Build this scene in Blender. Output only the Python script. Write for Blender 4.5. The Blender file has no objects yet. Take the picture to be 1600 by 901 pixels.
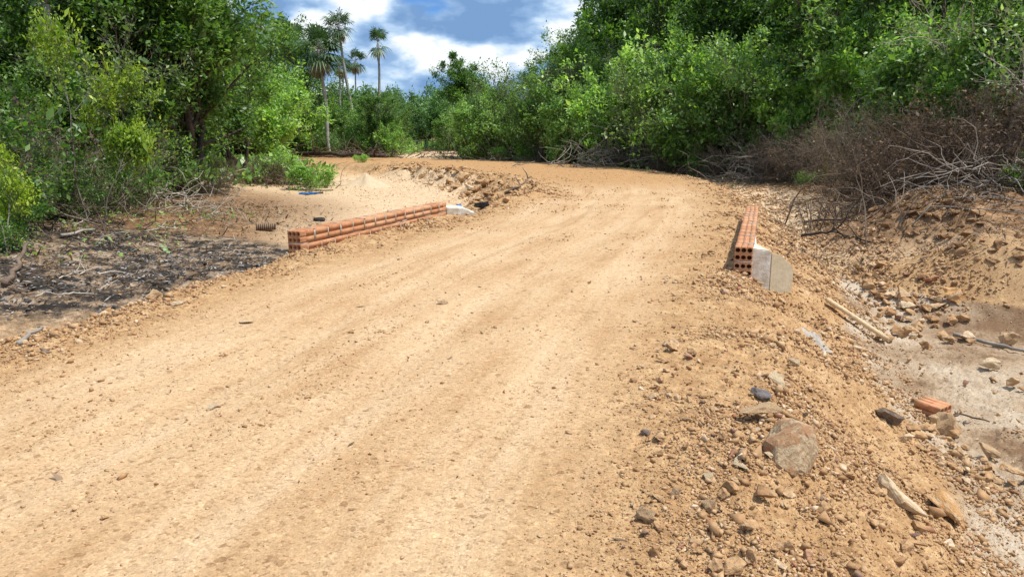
import bpy, bmesh, math, random
import numpy as np
from mathutils import Vector, Matrix, Quaternion
R = math.radians
C = bpy.context.scene.collection
scene = bpy.context.scene

# ------------------------------------------------------------------ camera, world, sun, exposure
EYE = 1.5
F = 1186.0                                  # focal length in photo pixels (1600 wide)
PITCH = math.atan((450.5 - 205.0) / F)      # camera looks down by this much
cam_d = bpy.data.cameras.new('camera'); cam = bpy.data.objects.new('camera', cam_d); C.objects.link(cam)
cam_d.sensor_width = 36; cam_d.lens = 36 * F / 1600
cam_d.clip_start = 0.05; cam_d.clip_end = 3000
cam.location = (0, 0, EYE); cam.rotation_euler = (math.pi/2 - PITCH, 0, 0)
scene.camera = cam

SUN_EL, SUN_AZ = 65.0, 100.0                 # azimuth measured from +Y towards +X
world = bpy.data.worlds.new('World'); scene.world = world; world.use_nodes = True
wt = world.node_tree; wt.nodes.clear()
def wn(t, **k):
    n = wt.nodes.new(t)
    for a, b in k.items(): setattr(n, a, b)
    return n
wo = wn('ShaderNodeOutputWorld'); bg = wn('ShaderNodeBackground'); bg.inputs['Strength'].default_value = 0.11
sky = wn('ShaderNodeTexSky', sky_type='NISHITA'); sky.sun_disc = False
sky.sun_elevation = R(SUN_EL); sky.sun_rotation = R(SUN_AZ); sky.altitude = 100; sky.air_density = 1.0; sky.dust_density = 0.3; sky.ozone_density = 3.0
tc = wn('ShaderNodeTexCoord')
mp = wn('ShaderNodeMapping'); mp.inputs['Scale'].default_value = (8.0, 8.0, 17.0); mp.inputs['Location'].default_value = (3.1, 0.7, 0.4)
wt.links.new(tc.outputs['Generated'], mp.inputs['Vector'])
n1 = wn('ShaderNodeTexNoise'); n1.inputs['Scale'].default_value = 1.0; n1.inputs['Detail'].default_value = 9; n1.inputs['Roughness'].default_value = 0.52; n1.inputs['Distortion'].default_value = 0.0
wt.links.new(mp.outputs[0], n1.inputs['Vector'])
def cloud_noise(dz, sc, det, ro):
    o_ = wn('ShaderNodeVectorMath', operation='ADD'); o_.inputs[1].default_value = (0, 0, dz); wt.links.new(mp.outputs[0], o_.inputs[0])
    n_ = wn('ShaderNodeTexNoise'); n_.inputs['Scale'].default_value = sc; n_.inputs['Detail'].default_value = det; n_.inputs['Roughness'].default_value = ro
    wt.links.new(o_.outputs[0], n_.inputs['Vector']); return n_.outputs['Fac']
def wmath(op, a_, b_, c_=None):
    m_ = wn('ShaderNodeMath', operation=op)
    for i_, v_ in enumerate((a_, b_, c_)):
        if v_ is None: continue
        if hasattr(v_, 'node'): wt.links.new(v_, m_.inputs[i_])
        else: m_.inputs[i_].default_value = v_
    return m_.outputs[0]
da = cloud_noise(0.0, 1.25, 9, .52); db = cloud_noise(0.55, 1.25, 5, .45)   # the cloud and the cloud a little higher: tops catch the light
relief = wmath('MULTIPLY_ADD', wmath('SUBTRACT', da, db), 2.5, 0.55)
relief = wmath('ADD', relief, wmath('MULTIPLY_ADD', cloud_noise(3.3, .45, 3, .5), 0.5, -0.25))
cr = wn('ShaderNodeValToRGB'); e = cr.color_ramp.elements         # cloud cover
e[0].position = 0.36; e[0].color = (0, 0, 0, 1); e[1].position = 0.43; e[1].color = (1, 1, 1, 1)
wt.links.new(n1.outputs['Fac'], cr.inputs['Fac'])
cc = wn('ShaderNodeValToRGB'); e = cc.color_ramp.elements         # cloud brightness: grey bases, white tops
e[0].position = 0.25; e[0].color = (0.19, 0.34, 0.60, 1); e[1].position = 0.82; e[1].color = (0.92, 0.97, 1.0, 1)
m = cc.color_ramp.elements.new(0.46); m.color = (0.30, 0.47, 0.73, 1)
m = cc.color_ramp.elements.new(0.62); m.color = (0.52, 0.69, 0.90, 1)
wt.links.new(relief, cc.inputs['Fac'])
mul = wn('ShaderNodeVectorMath', operation='SCALE'); mul.inputs['Scale'].default_value = 7.6
wt.links.new(cc.outputs[0], mul.inputs[0])
skm = wn('ShaderNodeVectorMath', operation='MULTIPLY'); skm.inputs[1].default_value = (0.40, 0.62, 0.95)
wt.links.new(sky.outputs[0], skm.inputs[0])
mx = wn('ShaderNodeMix', data_type='RGBA')
wt.links.new(cr.outputs[0], mx.inputs[0]); wt.links.new(skm.outputs[0], mx.inputs[6]); wt.links.new(mul.outputs[0], mx.inputs[7])
wt.links.new(mx.outputs[2], bg.inputs['Color']); wt.links.new(bg.outputs[0], wo.inputs[0])

sd = bpy.data.lights.new('sun', 'SUN'); sd.energy = 4.2; sd.angle = R(0.5); sd.color = (1.0, 0.95, 0.87)
sun = bpy.data.objects.new('sun', sd); C.objects.link(sun)
sdir = Vector((math.sin(R(SUN_AZ))*math.cos(R(SUN_EL)), math.cos(R(SUN_AZ))*math.cos(R(SUN_EL)), math.sin(R(SUN_EL))))
sun.rotation_euler = sdir.to_track_quat('Z', 'Y').to_euler(); sun.location = (0, 0, 30)
scene.view_settings.view_transform = 'Standard'; scene.view_settings.look = 'None'
scene.view_settings.gamma = 1; scene.view_settings.exposure = 0.38; scene.view_settings.use_curve_mapping = False
scene.cycles.max_bounces = 5; scene.cycles.diffuse_bounces = 3; scene.cycles.glossy_bounces = 1
scene.cycles.transmission_bounces = 3; scene.cycles.transparent_max_bounces = 4
scene.cycles.caustics_reflective = False; scene.cycles.caustics_refractive = False

# ------------------------------------------------------------------ helpers
rng = np.random.default_rng(11)
random.seed(5)

def hash2(ix, iy, seed):
    h = (ix.astype(np.int64)*374761393 + iy.astype(np.int64)*668265263 + seed*1442695041) & 0xffffffff
    h = ((h ^ (h >> 13)) * 1274126177) & 0xffffffff
    h = ((h ^ (h >> 16)) * 2246822519) & 0xffffffff
    return ((h ^ (h >> 15)) & 0xffffff) / float(0xffffff)
def vnoise(x, y, seed=0):
    xi = np.floor(x); yi = np.floor(y); fx = x-xi; fy = y-yi
    fx = fx*fx*(3-2*fx); fy = fy*fy*(3-2*fy)
    a = hash2(xi, yi, seed); b = hash2(xi+1, yi, seed); c = hash2(xi, yi+1, seed); d = hash2(xi+1, yi+1, seed)
    return (a*(1-fx)+b*fx)*(1-fy) + (c*(1-fx)+d*fx)*fy
def fbm(x, y, sc, octv=4, seed=0, rough=0.5):
    s = 0; a = 1; t = 0
    for i in range(octv):
        s = s + a*(vnoise(x*sc+i*17.3, y*sc-i*9.1, seed+i)-0.5); t += a; a *= rough; sc *= 2.03
    return s/t                                # about -0.5..0.5
def smooth(a, b, x):
    t = np.clip((x-a)/(b-a), 0, 1); return t*t*(3-2*t)

def ray(px, py):
    cx = (px-800)/F; cy = (450.5-py)/F
    c, s = math.cos(PITCH), math.sin(PITCH)
    return np.array([cx, c + cy*s, -s + cy*c])
def at(px, py, z=0.0):
    d = ray(px, py); t = (z-EYE)/d[2]
    return (d[0]*t, d[1]*t)
def col_x(px, y, z=0.0):
    """x of a point standing at ground distance y seen in photo column px"""
    dep = y*math.cos(PITCH) + (EYE-z)*math.sin(PITCH)
    return (px-800)/F*dep

def poly_dist(x, y, pl):
    """unsigned distance and arc position to an open polyline"""
    best = np.full(x.shape, 1e9); arc = np.zeros(x.shape); L = 0
    for (ax, ay), (bx, by) in zip(pl[:-1], pl[1:]):
        dx, dy = bx-ax, by-ay; l2 = dx*dx+dy*dy; l = math.sqrt(l2)
        t = np.clip(((x-ax)*dx+(y-ay)*dy)/l2, 0, 1)
        d = np.hypot(x-ax-t*dx, y-ay-t*dy)
        k = d < best; best = np.where(k, d, best); arc = np.where(k, L+t*l, arc); L += l
    return best, arc
def inside(x, y, pg):
    r = np.zeros(x.shape, bool); n = len(pg)
    for i in range(n):
        ax, ay = pg[i]; bx, by = pg[(i+1) % n]
        if ay == by: continue
        k = ((ay > y) != (by > y)) & (x < (bx-ax)*(y-ay)/(by-ay)+ax); r ^= k
    return r
def chaikin(p, n=2):
    for _ in range(n):
        q = [p[0]]
        for a, b in zip(p[:-1], p[1:]):
            q += [(a[0]*.75+b[0]*.25, a[1]*.75+b[1]*.25), (a[0]*.25+b[0]*.75, a[1]*.25+b[1]*.75)]
        p = q + [p[-1]]
    return p

# ------------------------------------------------------------------ terrain
# left and right edge of the raised road, from behind the camera round to the far left
LEFT = chaikin([(-14, -16), (-8.5, -7), (-5.6, 0), at(0, 535), at(240, 457), at(440, 402), at(690, 341), at(745, 322), at(815, 296),
        at(795, 281), at(700, 268), at(600, 259), at(500, 254), at(430, 252), (-30, 38), (-70, 36)], 2)
RIGHT = chaikin([(-6, -16), (-2.0, -7), (0.9, 0), at(1265, 901), at(1215, 700), at(1185, 545), at(1172, 440), at(1185, 331), at(1132, 285), at(1050, 268),
         at(900, 254), at(700, 247.5), at(500, 245), at(430, 243), (-30, 48), (-70, 48)], 2)
ROAD = LEFT + RIGHT[::-1]
CP = [  # left basin (photo column, row, height)
 (0,500,-.32),(0,430,-.2),(100,400,-.28),(250,380,-.32),(330,410,-.36),(110,490,-.36),(200,450,-.36),(500,330,-.42),(600,300,-.45),(660,300,-.45),(500,290,-.4),
 (420,300,-.3),(300,320,-.25),(200,330,-.1),(100,345,.0),(0,360,.08),(400,350,-.4),(560,330,-.45),(620,275,-.42),(540,268,-.3),(450,275,-.2),(330,285,-.1),
 (600,236,0),(300,246,0),(700,240,-.1),(760,243,0),
 # right bed and bank
 (1300,565,-.95),(1450,640,-.97),(1600,620,-.97),(1600,740,-.97),(1500,560,-.95),(1600,500,-.92),(1450,480,-.88),(1600,440,-.75),(1350,450,-.78),(1250,500,-.95),
 (1290,370,-.55),(1450,400,-.55),(1600,390,-.3),(1240,315,-.35),(1340,335,-.3),(1500,350,.0),(1600,345,.3),(1600,300,.6),(1450,295,.5),(1350,285,.15),(1230,285,-.2),
 (1150,270,-.2),(1050,259,-.05),(900,246,0)]
pts = []
for px, py, z in CP:
    x, y = at(px, py, z); pts.append((x, y, z))
pts += [(4,0,-.97),(3.5,-5,-.95),(5.5,4,-.97),(8,3,-.95),(13,8,-.3),(12,12,.5),(15,15,.8),(20,25,.5),(28,20,.6),(-9,4,-.25),(-12,0,-.2),(-10,9,.0),(-15,12,.1),(-20,20,.1),(-22,35,0),
        (20,45,0),(0,60,0),(-30,60,0),(30,60,0),(60,30,.2),(-60,30,0),(0,-30,-.3),(40,-20,0),(-40,-20,0)]
pts = np.array(pts)
def _phi(r2): return np.sqrt(r2 + 0.6)
A = _phi((pts[:, None, 0]-pts[None, :, 0])**2 + (pts[:, None, 1]-pts[None, :, 1])**2)
n = len(pts); M_ = np.zeros((n+1, n+1)); M_[:n, :n] = A - np.eye(n)*0.15; M_[n, :n] = 1; M_[:n, n] = 1
rw = np.linalg.solve(M_, np.append(pts[:, 2], 0))
def base_h(x, y):
    s = np.full(x.shape, rw[-1])
    for (cx, cy, _), w in zip(pts, rw[:-1]):
        s = s + w*_phi((x-cx)**2+(y-cy)**2)
    r = np.hypot(x, y)
    return s*(1-smooth(55, 80, r))
RUB = [at(600, 262, -.1), at(700, 272, -.1), at(790, 290, -.1), at(822, 305, 0), at(760, 320, -.1)]   # rubble windrow inside the bend
WL = [at(459, 361, .25), at(690, 315.5, .25)]; WR = [at(1163, 386, .25), at(1176, 322, .25)]
def road_info(x, y):
    dl, al = poly_dist(x, y, LEFT); dr, ar = poly_dist(x, y, RIGHT)
    ins = inside(x, y, ROAD)
    sdv = np.minimum(dl, dr); sdv = np.where(ins, -sdv, sdv)
    return sdv, dl, dr, ar
def height(x, y, fine=True, info=None):
    x = np.asarray(x, float); y = np.asarray(y, float)
    sdv, dl, dr, ar = info if info is not None else road_info(x, y)
    B = base_h(x, y)
    n1_ = fbm(x, y, 0.9, 4, 3)
    w = sdv + 0.35*fbm(x, y, 1.3, 3, 40)                     # ragged crest
    onright = dr < dl
    slope = np.where(onright, 0.62, 0.45)
    e_ = 0.28                                                # rounded shoulder
    sp = e_*np.logaddexp(0, w/e_)
    lim = slope*sp
    diff = B
    h = np.where(diff < 0, np.maximum(diff, -lim), np.minimum(diff, lim))
    k = 0.06
    h = np.where(diff < 0, k*np.logaddexp(diff/k, -lim/k), h)
    # off the road the ground is lumpier
    off = smooth(-0.3, 1.2, sdv)
    h = h + off*(0.10*n1_)
    bank = smooth(-0.7, -0.1, B)*smooth(5, 8, x)*(1-smooth(20, 26, y))*off     # eroded clods of the bank on the right
    h = h + bank*(0.34*np.abs(fbm(x, y, 1.5, 4, 71))*1.5 - 0.05 + 0.10*fbm(x, y, 4, 3, 72))
    # loose windrow of gravel along both edges
    edge = np.exp(-((sdv+0.05)/0.45)**2)
    h = h + edge*(0.035 + 0.09*fbm(x, y, 3.1, 4, 9))*smooth(-2, 3, y)
    rd, _ = poly_dist(x, y, RUB)
    h = h + np.exp(-(rd/0.9)**2)*(0.13 + 0.55*fbm(x, y, 1.7, 4, 21))
    # wheel ruts and camber on the road
    t = dl/(dl+dr+1e-6); onr = 1-off
    wob = 0.012*fbm(x, y, 0.5, 2, 5)*4
    rut = 0
    for c_, wd, a_ in ((.22, .035, .02), (.40, .03, .024), (.58, .035, .02), (.75, .03, .018)):
        rut = rut - 0.55*a_*np.exp(-((t+wob-c_)/wd)**2)
    h = h + onr*(rut + 0.012*fbm(t*30+3, ar*0.35, 1.0, 3, 33) + 0.03*fbm(x, y, 0.35, 3, 6))
    h = h - .30*np.exp(-(((x-3.05)/.38)**2+((y-7.95)/.5)**2))       # washed-out hollow below the culvert wing
    for wl, up_ in ((WL, .10), (WR, .04)):
        dw, _ = poly_dist(x, y, wl); h = h + up_*np.exp(-(dw/.38)**2)*(.8+.8*(fbm(x, y, 2.5, 2, 91)))     # soil banked against the parapets
    if fine:
        for c_, wd in ((.235, .022), (.405, .02), (.575, .022), (.74, .02)):
            tw = np.exp(-((t+wob-c_)/wd)**4)*onr*smooth(1.5, 3, y)*(1-smooth(18, 26, y))
            tw = tw*smooth(.40, .62, vnoise(ar*.45, t*9, 44))
            h = h - .004*tw*(0.5+0.5*np.sign(np.sin(ar*52 + 7*np.abs((t+wob-c_)/wd))))
        g = smooth(-1.3, 0.3, w)*np.exp(-np.maximum(sdv-2.2, 0)) # gravelly shoulder
        g = g*(0.6+0.8*vnoise(x*0.8, y*0.8, 90))
        h = h + g*(0.055*fbm(x, y, 9, 3, 50) + 0.065*(np.maximum(fbm(x, y, 24, 3, 55), -.05)) + 0.02*fbm(x, y, 60, 2, 57))
        h = h + 0.006*fbm(x, y, 12, 3, 60) + off*(0.02*fbm(x, y, 6, 3, 61))
        h = h + onr*0.010*fbm(x, y, 3.0, 3, 62)
    return h
def hz(x, y): return float(height(np.array([x]), np.array([y]))[0])
_ts = np.concatenate([np.arange(1.5, 20, .05), np.arange(20, 90, .2)])
def g(px, py):
    """point of the ground seen in the photo at px, py"""
    d = ray(px, py); X = d[0]*_ts; Y = d[1]*_ts; Z = EYE+d[2]*_ts
    k = np.nonzero(Z < height(X, Y))[0]
    i = k[0] if len(k) else len(_ts)-1
    return Vector((X[i], Y[i], hz(X[i], Y[i])))

# ------------------------------------------------------------------ object plumbing
def tag(o, label=None, cat=None, group=None, kind=None):
    if label: o['label'] = label
    if cat: o['category'] = cat
    if group: o['group'] = group
    if kind: o['kind'] = kind
    return o
def empty(name, loc=(0, 0, 0), rz=0.0):
    o = bpy.data.objects.new(name, None); C.objects.link(o); o.location = loc; o.rotation_euler = (0, 0, rz)
    o.empty_display_size = 0.1; return o
def link(name, me, mat=None, parent=None, loc=(0, 0, 0), rot=(0, 0, 0), sc=(1, 1, 1)):
    o = bpy.data.objects.new(name, me); C.objects.link(o)
    if mat and not me.materials: me.materials.append(mat)
    if parent: o.parent = parent
    o.location = loc; o.rotation_euler = rot; o.scale = sc; return o
def np_mesh(name, v, f, attrs=None, smooth_=False):
    """v: (n,3); f: (m,k) with one k, or a list of such arrays"""
    me = bpy.data.meshes.new(name); fs = f if isinstance(f, list) else [f]
    fs = [a for a in fs if len(a)]
    v = np.asarray(v, np.float32)
    me.vertices.add(len(v)); me.vertices.foreach_set('co', v.ravel())
    tot = np.concatenate([np.full(len(a), a.shape[1], np.int32) for a in fs])
    idx = np.concatenate([a.astype(np.int32).ravel() for a in fs])
    me.loops.add(len(idx)); me.loops.foreach_set('vertex_index', idx)
    me.polygons.add(len(tot)); st = np.zeros(len(tot), np.int32); st[1:] = np.cumsum(tot)[:-1]
    me.polygons.foreach_set('loop_start', st); me.polygons.foreach_set('loop_total', tot)
    me.update(calc_edges=True)
    if smooth_: me.polygons.foreach_set('use_smooth', np.ones(len(tot), bool))
    for nm, (dom, typ, data) in (attrs or {}).items():
        a = me.attributes.new(nm, typ, dom)
        a.data.foreach_set('color' if typ == 'FLOAT_COLOR' else 'value', np.asarray(data, np.float32).ravel())
    return me
class MB:
    def __init__(s): s.v = []; s.f = {}; s.n = 0
    def add(s, v, f):
        v = np.asarray(v, float); s.v.append(v)
        for face in f:
            s.f.setdefault(len(face), []).append([i+s.n for i in face])
        s.n += len(v)
    def box(s, c, size, rot=None):
        h = np.array(size)/2
        v = np.array([[x, y, z] for x in (-1, 1) for y in (-1, 1) for z in (-1, 1)])*h
        if rot is not None: v = v @ np.array(rot.to_matrix() if hasattr(rot, 'to_matrix') else rot).T
        s.add(v+np.array(c), [(0, 1, 3, 2), (4, 6, 7, 5), (0, 4, 5, 1), (2, 3, 7, 6), (0, 2, 6, 4), (1, 5, 7, 3)])
    def tube(s, P, rad, k=6, cap=True):
        P = np.asarray(P, float); m = len(P); V = []
        T = np.gradient(P, axis=0); T /= np.linalg.norm(T, axis=1)[:, None]+1e-9
        u = np.cross(T[0], [0.3, 0.2, 1.0]);  u = u if np.linalg.norm(u) > .1 else np.cross(T[0], [1, 0, 0])
        for i in range(m):
            u = u - T[i]*np.dot(u, T[i]); u /= np.linalg.norm(u)+1e-9; w = np.cross(T[i], u)
            for j in range(k):
                a = 2*math.pi*j/k; V.append(P[i]+rad[i]*(math.cos(a)*u+math.sin(a)*w))
        F_ = [(i*k+j, i*k+(j+1) % k, (i+1)*k+(j+1) % k, (i+1)*k+j) for i in range(m-1) for j in range(k)]
        if cap: F_ += [tuple(range(k))[::-1], tuple((m-1)*k+j for j in range(k))]
        s.add(V, F_)
    def mesh(s, name, **kw):
        return np_mesh(name, np.concatenate(s.v), [np.array(a) for a in s.f.values()], **kw)
    def build(s, name, mat, parent=None, smooth_=False, **kw):
        return link(name, s.mesh(name, smooth_=smooth_), mat, parent, **kw)

# ------------------------------------------------------------------ materials
def mat(name):
    m = bpy.data.materials.new(name); m.use_nodes = True; nt = m.node_tree; nt.nodes.clear()
    out = nt.nodes.new('ShaderNodeOutputMaterial')
    def N(t, **k):
        nd = nt.nodes.new(t)
        for a, b in k.items():
            if a.startswith('i_'): nd.inputs[a[2:].replace('_', ' ')].default_value = b
            else: setattr(nd, a, b)
        return nd
    return m, nt, N, nt.links.new, out
def ramp(N, stops, interp='LINEAR'):
    r = N('ShaderNodeValToRGB'); r.color_ramp.interpolation = interp; el = r.color_ramp.elements
    el[0].position = stops[0][0]; el[0].color = (*stops[0][1], 1); el[1].position = stops[-1][0]; el[1].color = (*stops[-1][1], 1)
    for p, c in stops[1:-1]:
        q = el.new(p); q.color = (*c, 1)
    return r
def mixc(N, L, fac, a, b, typ='MIX'):
    m = N('ShaderNodeMix', data_type='RGBA', blend_type=typ)
    for sock, val in ((0, fac), (6, a), (7, b)):
        if hasattr(val, 'is_linked') or hasattr(val, 'node'): L(val, m.inputs[sock])
        elif sock == 0: m.inputs[0].default_value = val
        else: m.inputs[sock].default_value = (*val, 1)
    return m.outputs[2]
def math_(N, L, op, a, b=None, c=None, clamp=False):
    m = N('ShaderNodeMath', operation=op); m.use_clamp = clamp
    for i, v in enumerate((a, b, c)):
        if v is None: continue
        if hasattr(v, 'node'): L(v, m.inputs[i])
        else: m.inputs[i].default_value = v
    return m.outputs[0]

def ground_material():
    m, nt, N, L, out = mat('soil')
    bs = N('ShaderNodeBsdfPrincipled', i_Roughness=0.95); bs.inputs['Specular IOR Level'].default_value = 0.15
    L(bs.outputs[0], out.inputs[0])
    tc_ = N('ShaderNodeTexCoord'); P = tc_.outputs['Object']
    z1 = N('ShaderNodeAttribute', attribute_name='zone_a'); z2 = N('ShaderNodeAttribute', attribute_name='zone_b')
    s1 = N('ShaderNodeSeparateColor'); L(z1.outputs[0], s1.inputs[0]); s2 = N('ShaderNodeSeparateColor'); L(z2.outputs[0], s2.inputs[0])
    rl = N('ShaderNodeAttribute', attribute_name='lane')
    big = N('ShaderNodeTexNoise', i_Scale=0.7, i_Detail=6, i_Roughness=0.6); L(P, big.inputs['Vector'])
    med = N('ShaderNodeTexNoise', i_Scale=5.0, i_Detail=8, i_Roughness=0.65); L(P, med.inputs['Vector'])
    fin = N('ShaderNodeTexNoise', i_Scale=95.0, i_Detail=5, i_Roughness=0.7); L(P, fin.inputs['Vector'])
    cha = N('ShaderNodeTexNoise', i_Scale=2.4, i_Detail=9, i_Roughness=0.72); L(P, cha.inputs['Vector'])
    # streaks dragged along the lane by wheels
    mpn = N('ShaderNodeMapping'); mpn.inputs['Scale'].default_value = (4.0, 0.45, 1); L(rl.outputs['Vector'], mpn.inputs['Vector'])
    stn = N('ShaderNodeTexNoise', i_Scale=1.0, i_Detail=7, i_Roughness=0.62, i_Distortion=0.25); L(mpn.outputs[0], stn.inputs['Vector'])
    road = ramp(N, [(0.36, (0.46, 0.30, 0.16)), (0.47, (0.56, 0.395, 0.235)), (0.62, (0.64, 0.48, 0.315))]); L(stn.outputs['Fac'], road.inputs[0])
    pat = ramp(N, [(0.35, (0.47, 0.30, 0.16)), (0.5, (0.57, 0.41, 0.25)), (0.66, (0.66, 0.50, 0.325))]); L(big.outputs['Fac'], pat.inputs[0])
    base = mixc(N, L, 0.38, road.outputs[0], pat.outputs[0])
    pa = N('ShaderNodeAttribute', attribute_name='path').outputs['Fac']
    pm = math_(N, L, 'MULTIPLY_ADD', stn.outputs['Fac'], 1.2, -0.6); 
    pp = math_(N, L, 'MULTIPLY', math_(N, L, 'ADD', math_(N, L, 'MULTIPLY', pa, 1.0), math_(N, L, 'MULTIPLY', pm, math_(N, L, 'ABSOLUTE', pa))), .22, clamp=True)
    pn = math_(N, L, 'MULTIPLY', pa, -.16, clamp=True)
    base = mixc(N, L, pp, base, (.70, .55, .385)); base = mixc(N, L, pn, base, (.42, .26, .13))
    def zone(c, fac_out, ramp_stops, src, base_):
        r = ramp(N, ramp_stops); L(src, r.inputs[0])
        # break the mask's edge up with noise
        a = math_(N, L, 'MULTIPLY_ADD', med.outputs['Fac'], 0.7, -0.35)
        f = math_(N, L, 'ADD', fac_out, a); f = math_(N, L, 'MULTIPLY_ADD', f, 2.2, -0.6, clamp=True)
        z = math_(N, L, 'GREATER_THAN', fac_out, 0.02); f = math_(N, L, 'MULTIPLY', f, z)
        return mixc(N, L, f, base_, r.outputs[0]), f
    c, _ = zone('orange', s2.outputs[2], [(0.3, (0.40, 0.235, 0.11)), (0.7, (0.56, 0.37, 0.195))], med.outputs['Fac'], base)
    c, fg = zone('gravel', s2.outputs[0], [(0.3, (0.33, 0.20, 0.10)), (0.5, (0.47, 0.31, 0.165)), (0.7, (0.60, 0.44, 0.26))], med.outputs['Fac'], c)
    c, _ = zone('sand', s1.outputs[0], [(0.3, (0.54, 0.40, 0.26)), (0.7, (0.74, 0.61, 0.44))], med.outputs['Fac'], c)
    c, _ = zone('bed', s2.outputs[1], [(0.38, (0.22, 0.145, 0.09)), (0.46, (0.37, 0.285, 0.20)), (0.58, (0.50, 0.43, 0.34)), (0.7, (0.58, 0.52, 0.44))], big.outputs['Fac'], c)
    c, _ = zone('bank', s1.outputs[2], [(0.34, (0.11, 0.062, 0.034)), (0.5, (0.26, 0.16, 0.09)), (0.66, (0.46, 0.315, 0.19))], med.outputs['Fac'], c)  # bank soil and litter, with brush shade put into the dark tone
    c, fb = zone('burnt', s1.outputs[1], [(0.43, (0.028, 0.025, 0.023)), (0.49, (0.08, 0.07, 0.06)), (0.54, (0.26, 0.19, 0.13)), (0.64, (0.44, 0.38, 0.31))], cha.outputs['Fac'], c)
    # grains: small pebbles of differing tone
    vo = N('ShaderNodeTexVoronoi', i_Scale=85.0); L(P, vo.inputs['Vector'])
    vb = N('ShaderNodeTexVoronoi', i_Scale=34.0); L(P, vb.inputs['Vector'])
    hs = N('ShaderNodeSeparateColor'); L(vo.outputs['Color'], hs.inputs[0])
    grain = ramp(N, [(0.0, (0.50, 0.42, 0.36)), (0.12, (0.80, 0.78, 0.76)), (0.5, (1, 1, 1)), (0.88, (1.10, 1.08, 1.06)), (1.0, (1.35, 1.35, 1.38))]); L(hs.outputs[0], grain.inputs[0])
    hs2 = N('ShaderNodeSeparateColor'); L(vb.outputs['Color'], hs2.inputs[0])
    grain2 = ramp(N, [(0.0, (0.55, 0.48, 0.42)), (0.06, (0.97, 0.96, 0.95)), (0.93, (1.0, 1.0, 1.0)), (1.0, (1.25, 1.25, 1.25))]); L(hs2.outputs[1], grain2.inputs[0])
    c = mixc(N, L, 0.7, c, grain.outputs[0], 'MULTIPLY'); c = mixc(N, L, 0.8, c, grain2.outputs[0], 'MULTIPLY')
    fr = ramp(N, [(0.3, (0.82, 0.80, 0.78)), (0.7, (1.13, 1.13, 1.13))]); L(fin.outputs['Fac'], fr.inputs[0])
    c = mixc(N, L, 1.0, c, fr.outputs[0], 'MULTIPLY')
    c = mixc(N, L, 1.0, c, (.88, .835, .78), 'MULTIPLY')
    L(c, bs.inputs['Base Color'])
    b1 = N('ShaderNodeBump', i_Strength=0.5, i_Distance=0.006); L(vo.outputs['Distance'], b1.inputs['Height']); b1.invert = True
    b2 = N('ShaderNodeBump', i_Strength=0.35, i_Distance=0.02); L(med.outputs['Fac'], b2.inputs['Height']); L(b1.outputs[0], b2.inputs['Normal'])
    b3 = N('ShaderNodeBump', i_Strength=0.4, i_Distance=0.02); L(stn.outputs['Fac'], b3.inputs['Height']); L(b2.outputs[0], b3.inputs['Normal'])
    b4 = N('ShaderNodeBump', i_Strength=0.8, i_Distance=0.006); L(fin.outputs['Fac'], b4.inputs['Height']); L(b3.outputs[0], b4.inputs['Normal'])
    L(b4.outputs[0], bs.inputs['Normal'])
    return m

def leaf_material(name, cols, trans=0.45, rough=0.5):
    """cols: dark, mid, light; the per-leaf attribute 'tone' picks between them"""
    m, nt, N, L, out = mat(name)
    at_ = N('ShaderNodeAttribute', attribute_name='tone'); oi = N('ShaderNodeObjectInfo')
    f = math_(N, L, 'MULTIPLY_ADD', oi.outputs['Random'], 0.35, -0.17); f = math_(N, L, 'ADD', f, at_.outputs['Fac'], clamp=True)
    r = ramp(N, [(0.05, cols[0]), (0.5, cols[1]), (0.95, cols[2])]); L(f, r.inputs[0])
    bs = N('ShaderNodeBsdfPrincipled', i_Roughness=rough); bs.inputs['Specular IOR Level'].default_value = 0.5
    L(r.outputs[0], bs.inputs['Base Color'])
    tr = N('ShaderNodeBsdfTranslucent'); t2 = mixc(N, L, 1.0, r.outputs[0], (1.35, 1.45, 0.5), 'MULTIPLY'); L(t2, tr.inputs[0])
    mx_ = N('ShaderNodeMixShader'); mx_.inputs[0].default_value = trans; L(bs.outputs[0], mx_.inputs[1]); L(tr.outputs[0], mx_.inputs[2])
    L(mx_.outputs[0], out.inputs[0]); return m
def bark_material(name, a, b, scale=8.0, rough=0.9):
    m, nt, N, L, out = mat(name)
    bs = N('ShaderNodeBsdfPrincipled', i_Roughness=rough); bs.inputs['Specular IOR Level'].default_value = 0.2
    tc_ = N('ShaderNodeTexCoord'); nz = N('ShaderNodeTexNoise', i_Scale=scale, i_Detail=6, i_Roughness=0.7); L(tc_.outputs['Object'], nz.inputs[0])
    oi = N('ShaderNodeObjectInfo')
    f = math_(N, L, 'MULTIPLY_ADD', oi.outputs['Random'], 0.2, -0.1); f = math_(N, L, 'ADD', f, nz.outputs['Fac'])
    r = ramp(N, [(0.32, a), (0.68, b)]); L(f, r.inputs[0]); L(r.outputs[0], bs.inputs['Base Color'])
    bp = N('ShaderNodeBump', i_Strength=0.7, i_Distance=0.02); L(nz.outputs['Fac'], bp.inputs['Height']); L(bp.outputs[0], bs.inputs['Normal'])
    L(bs.outputs[0], out.inputs[0]); return m
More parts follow.
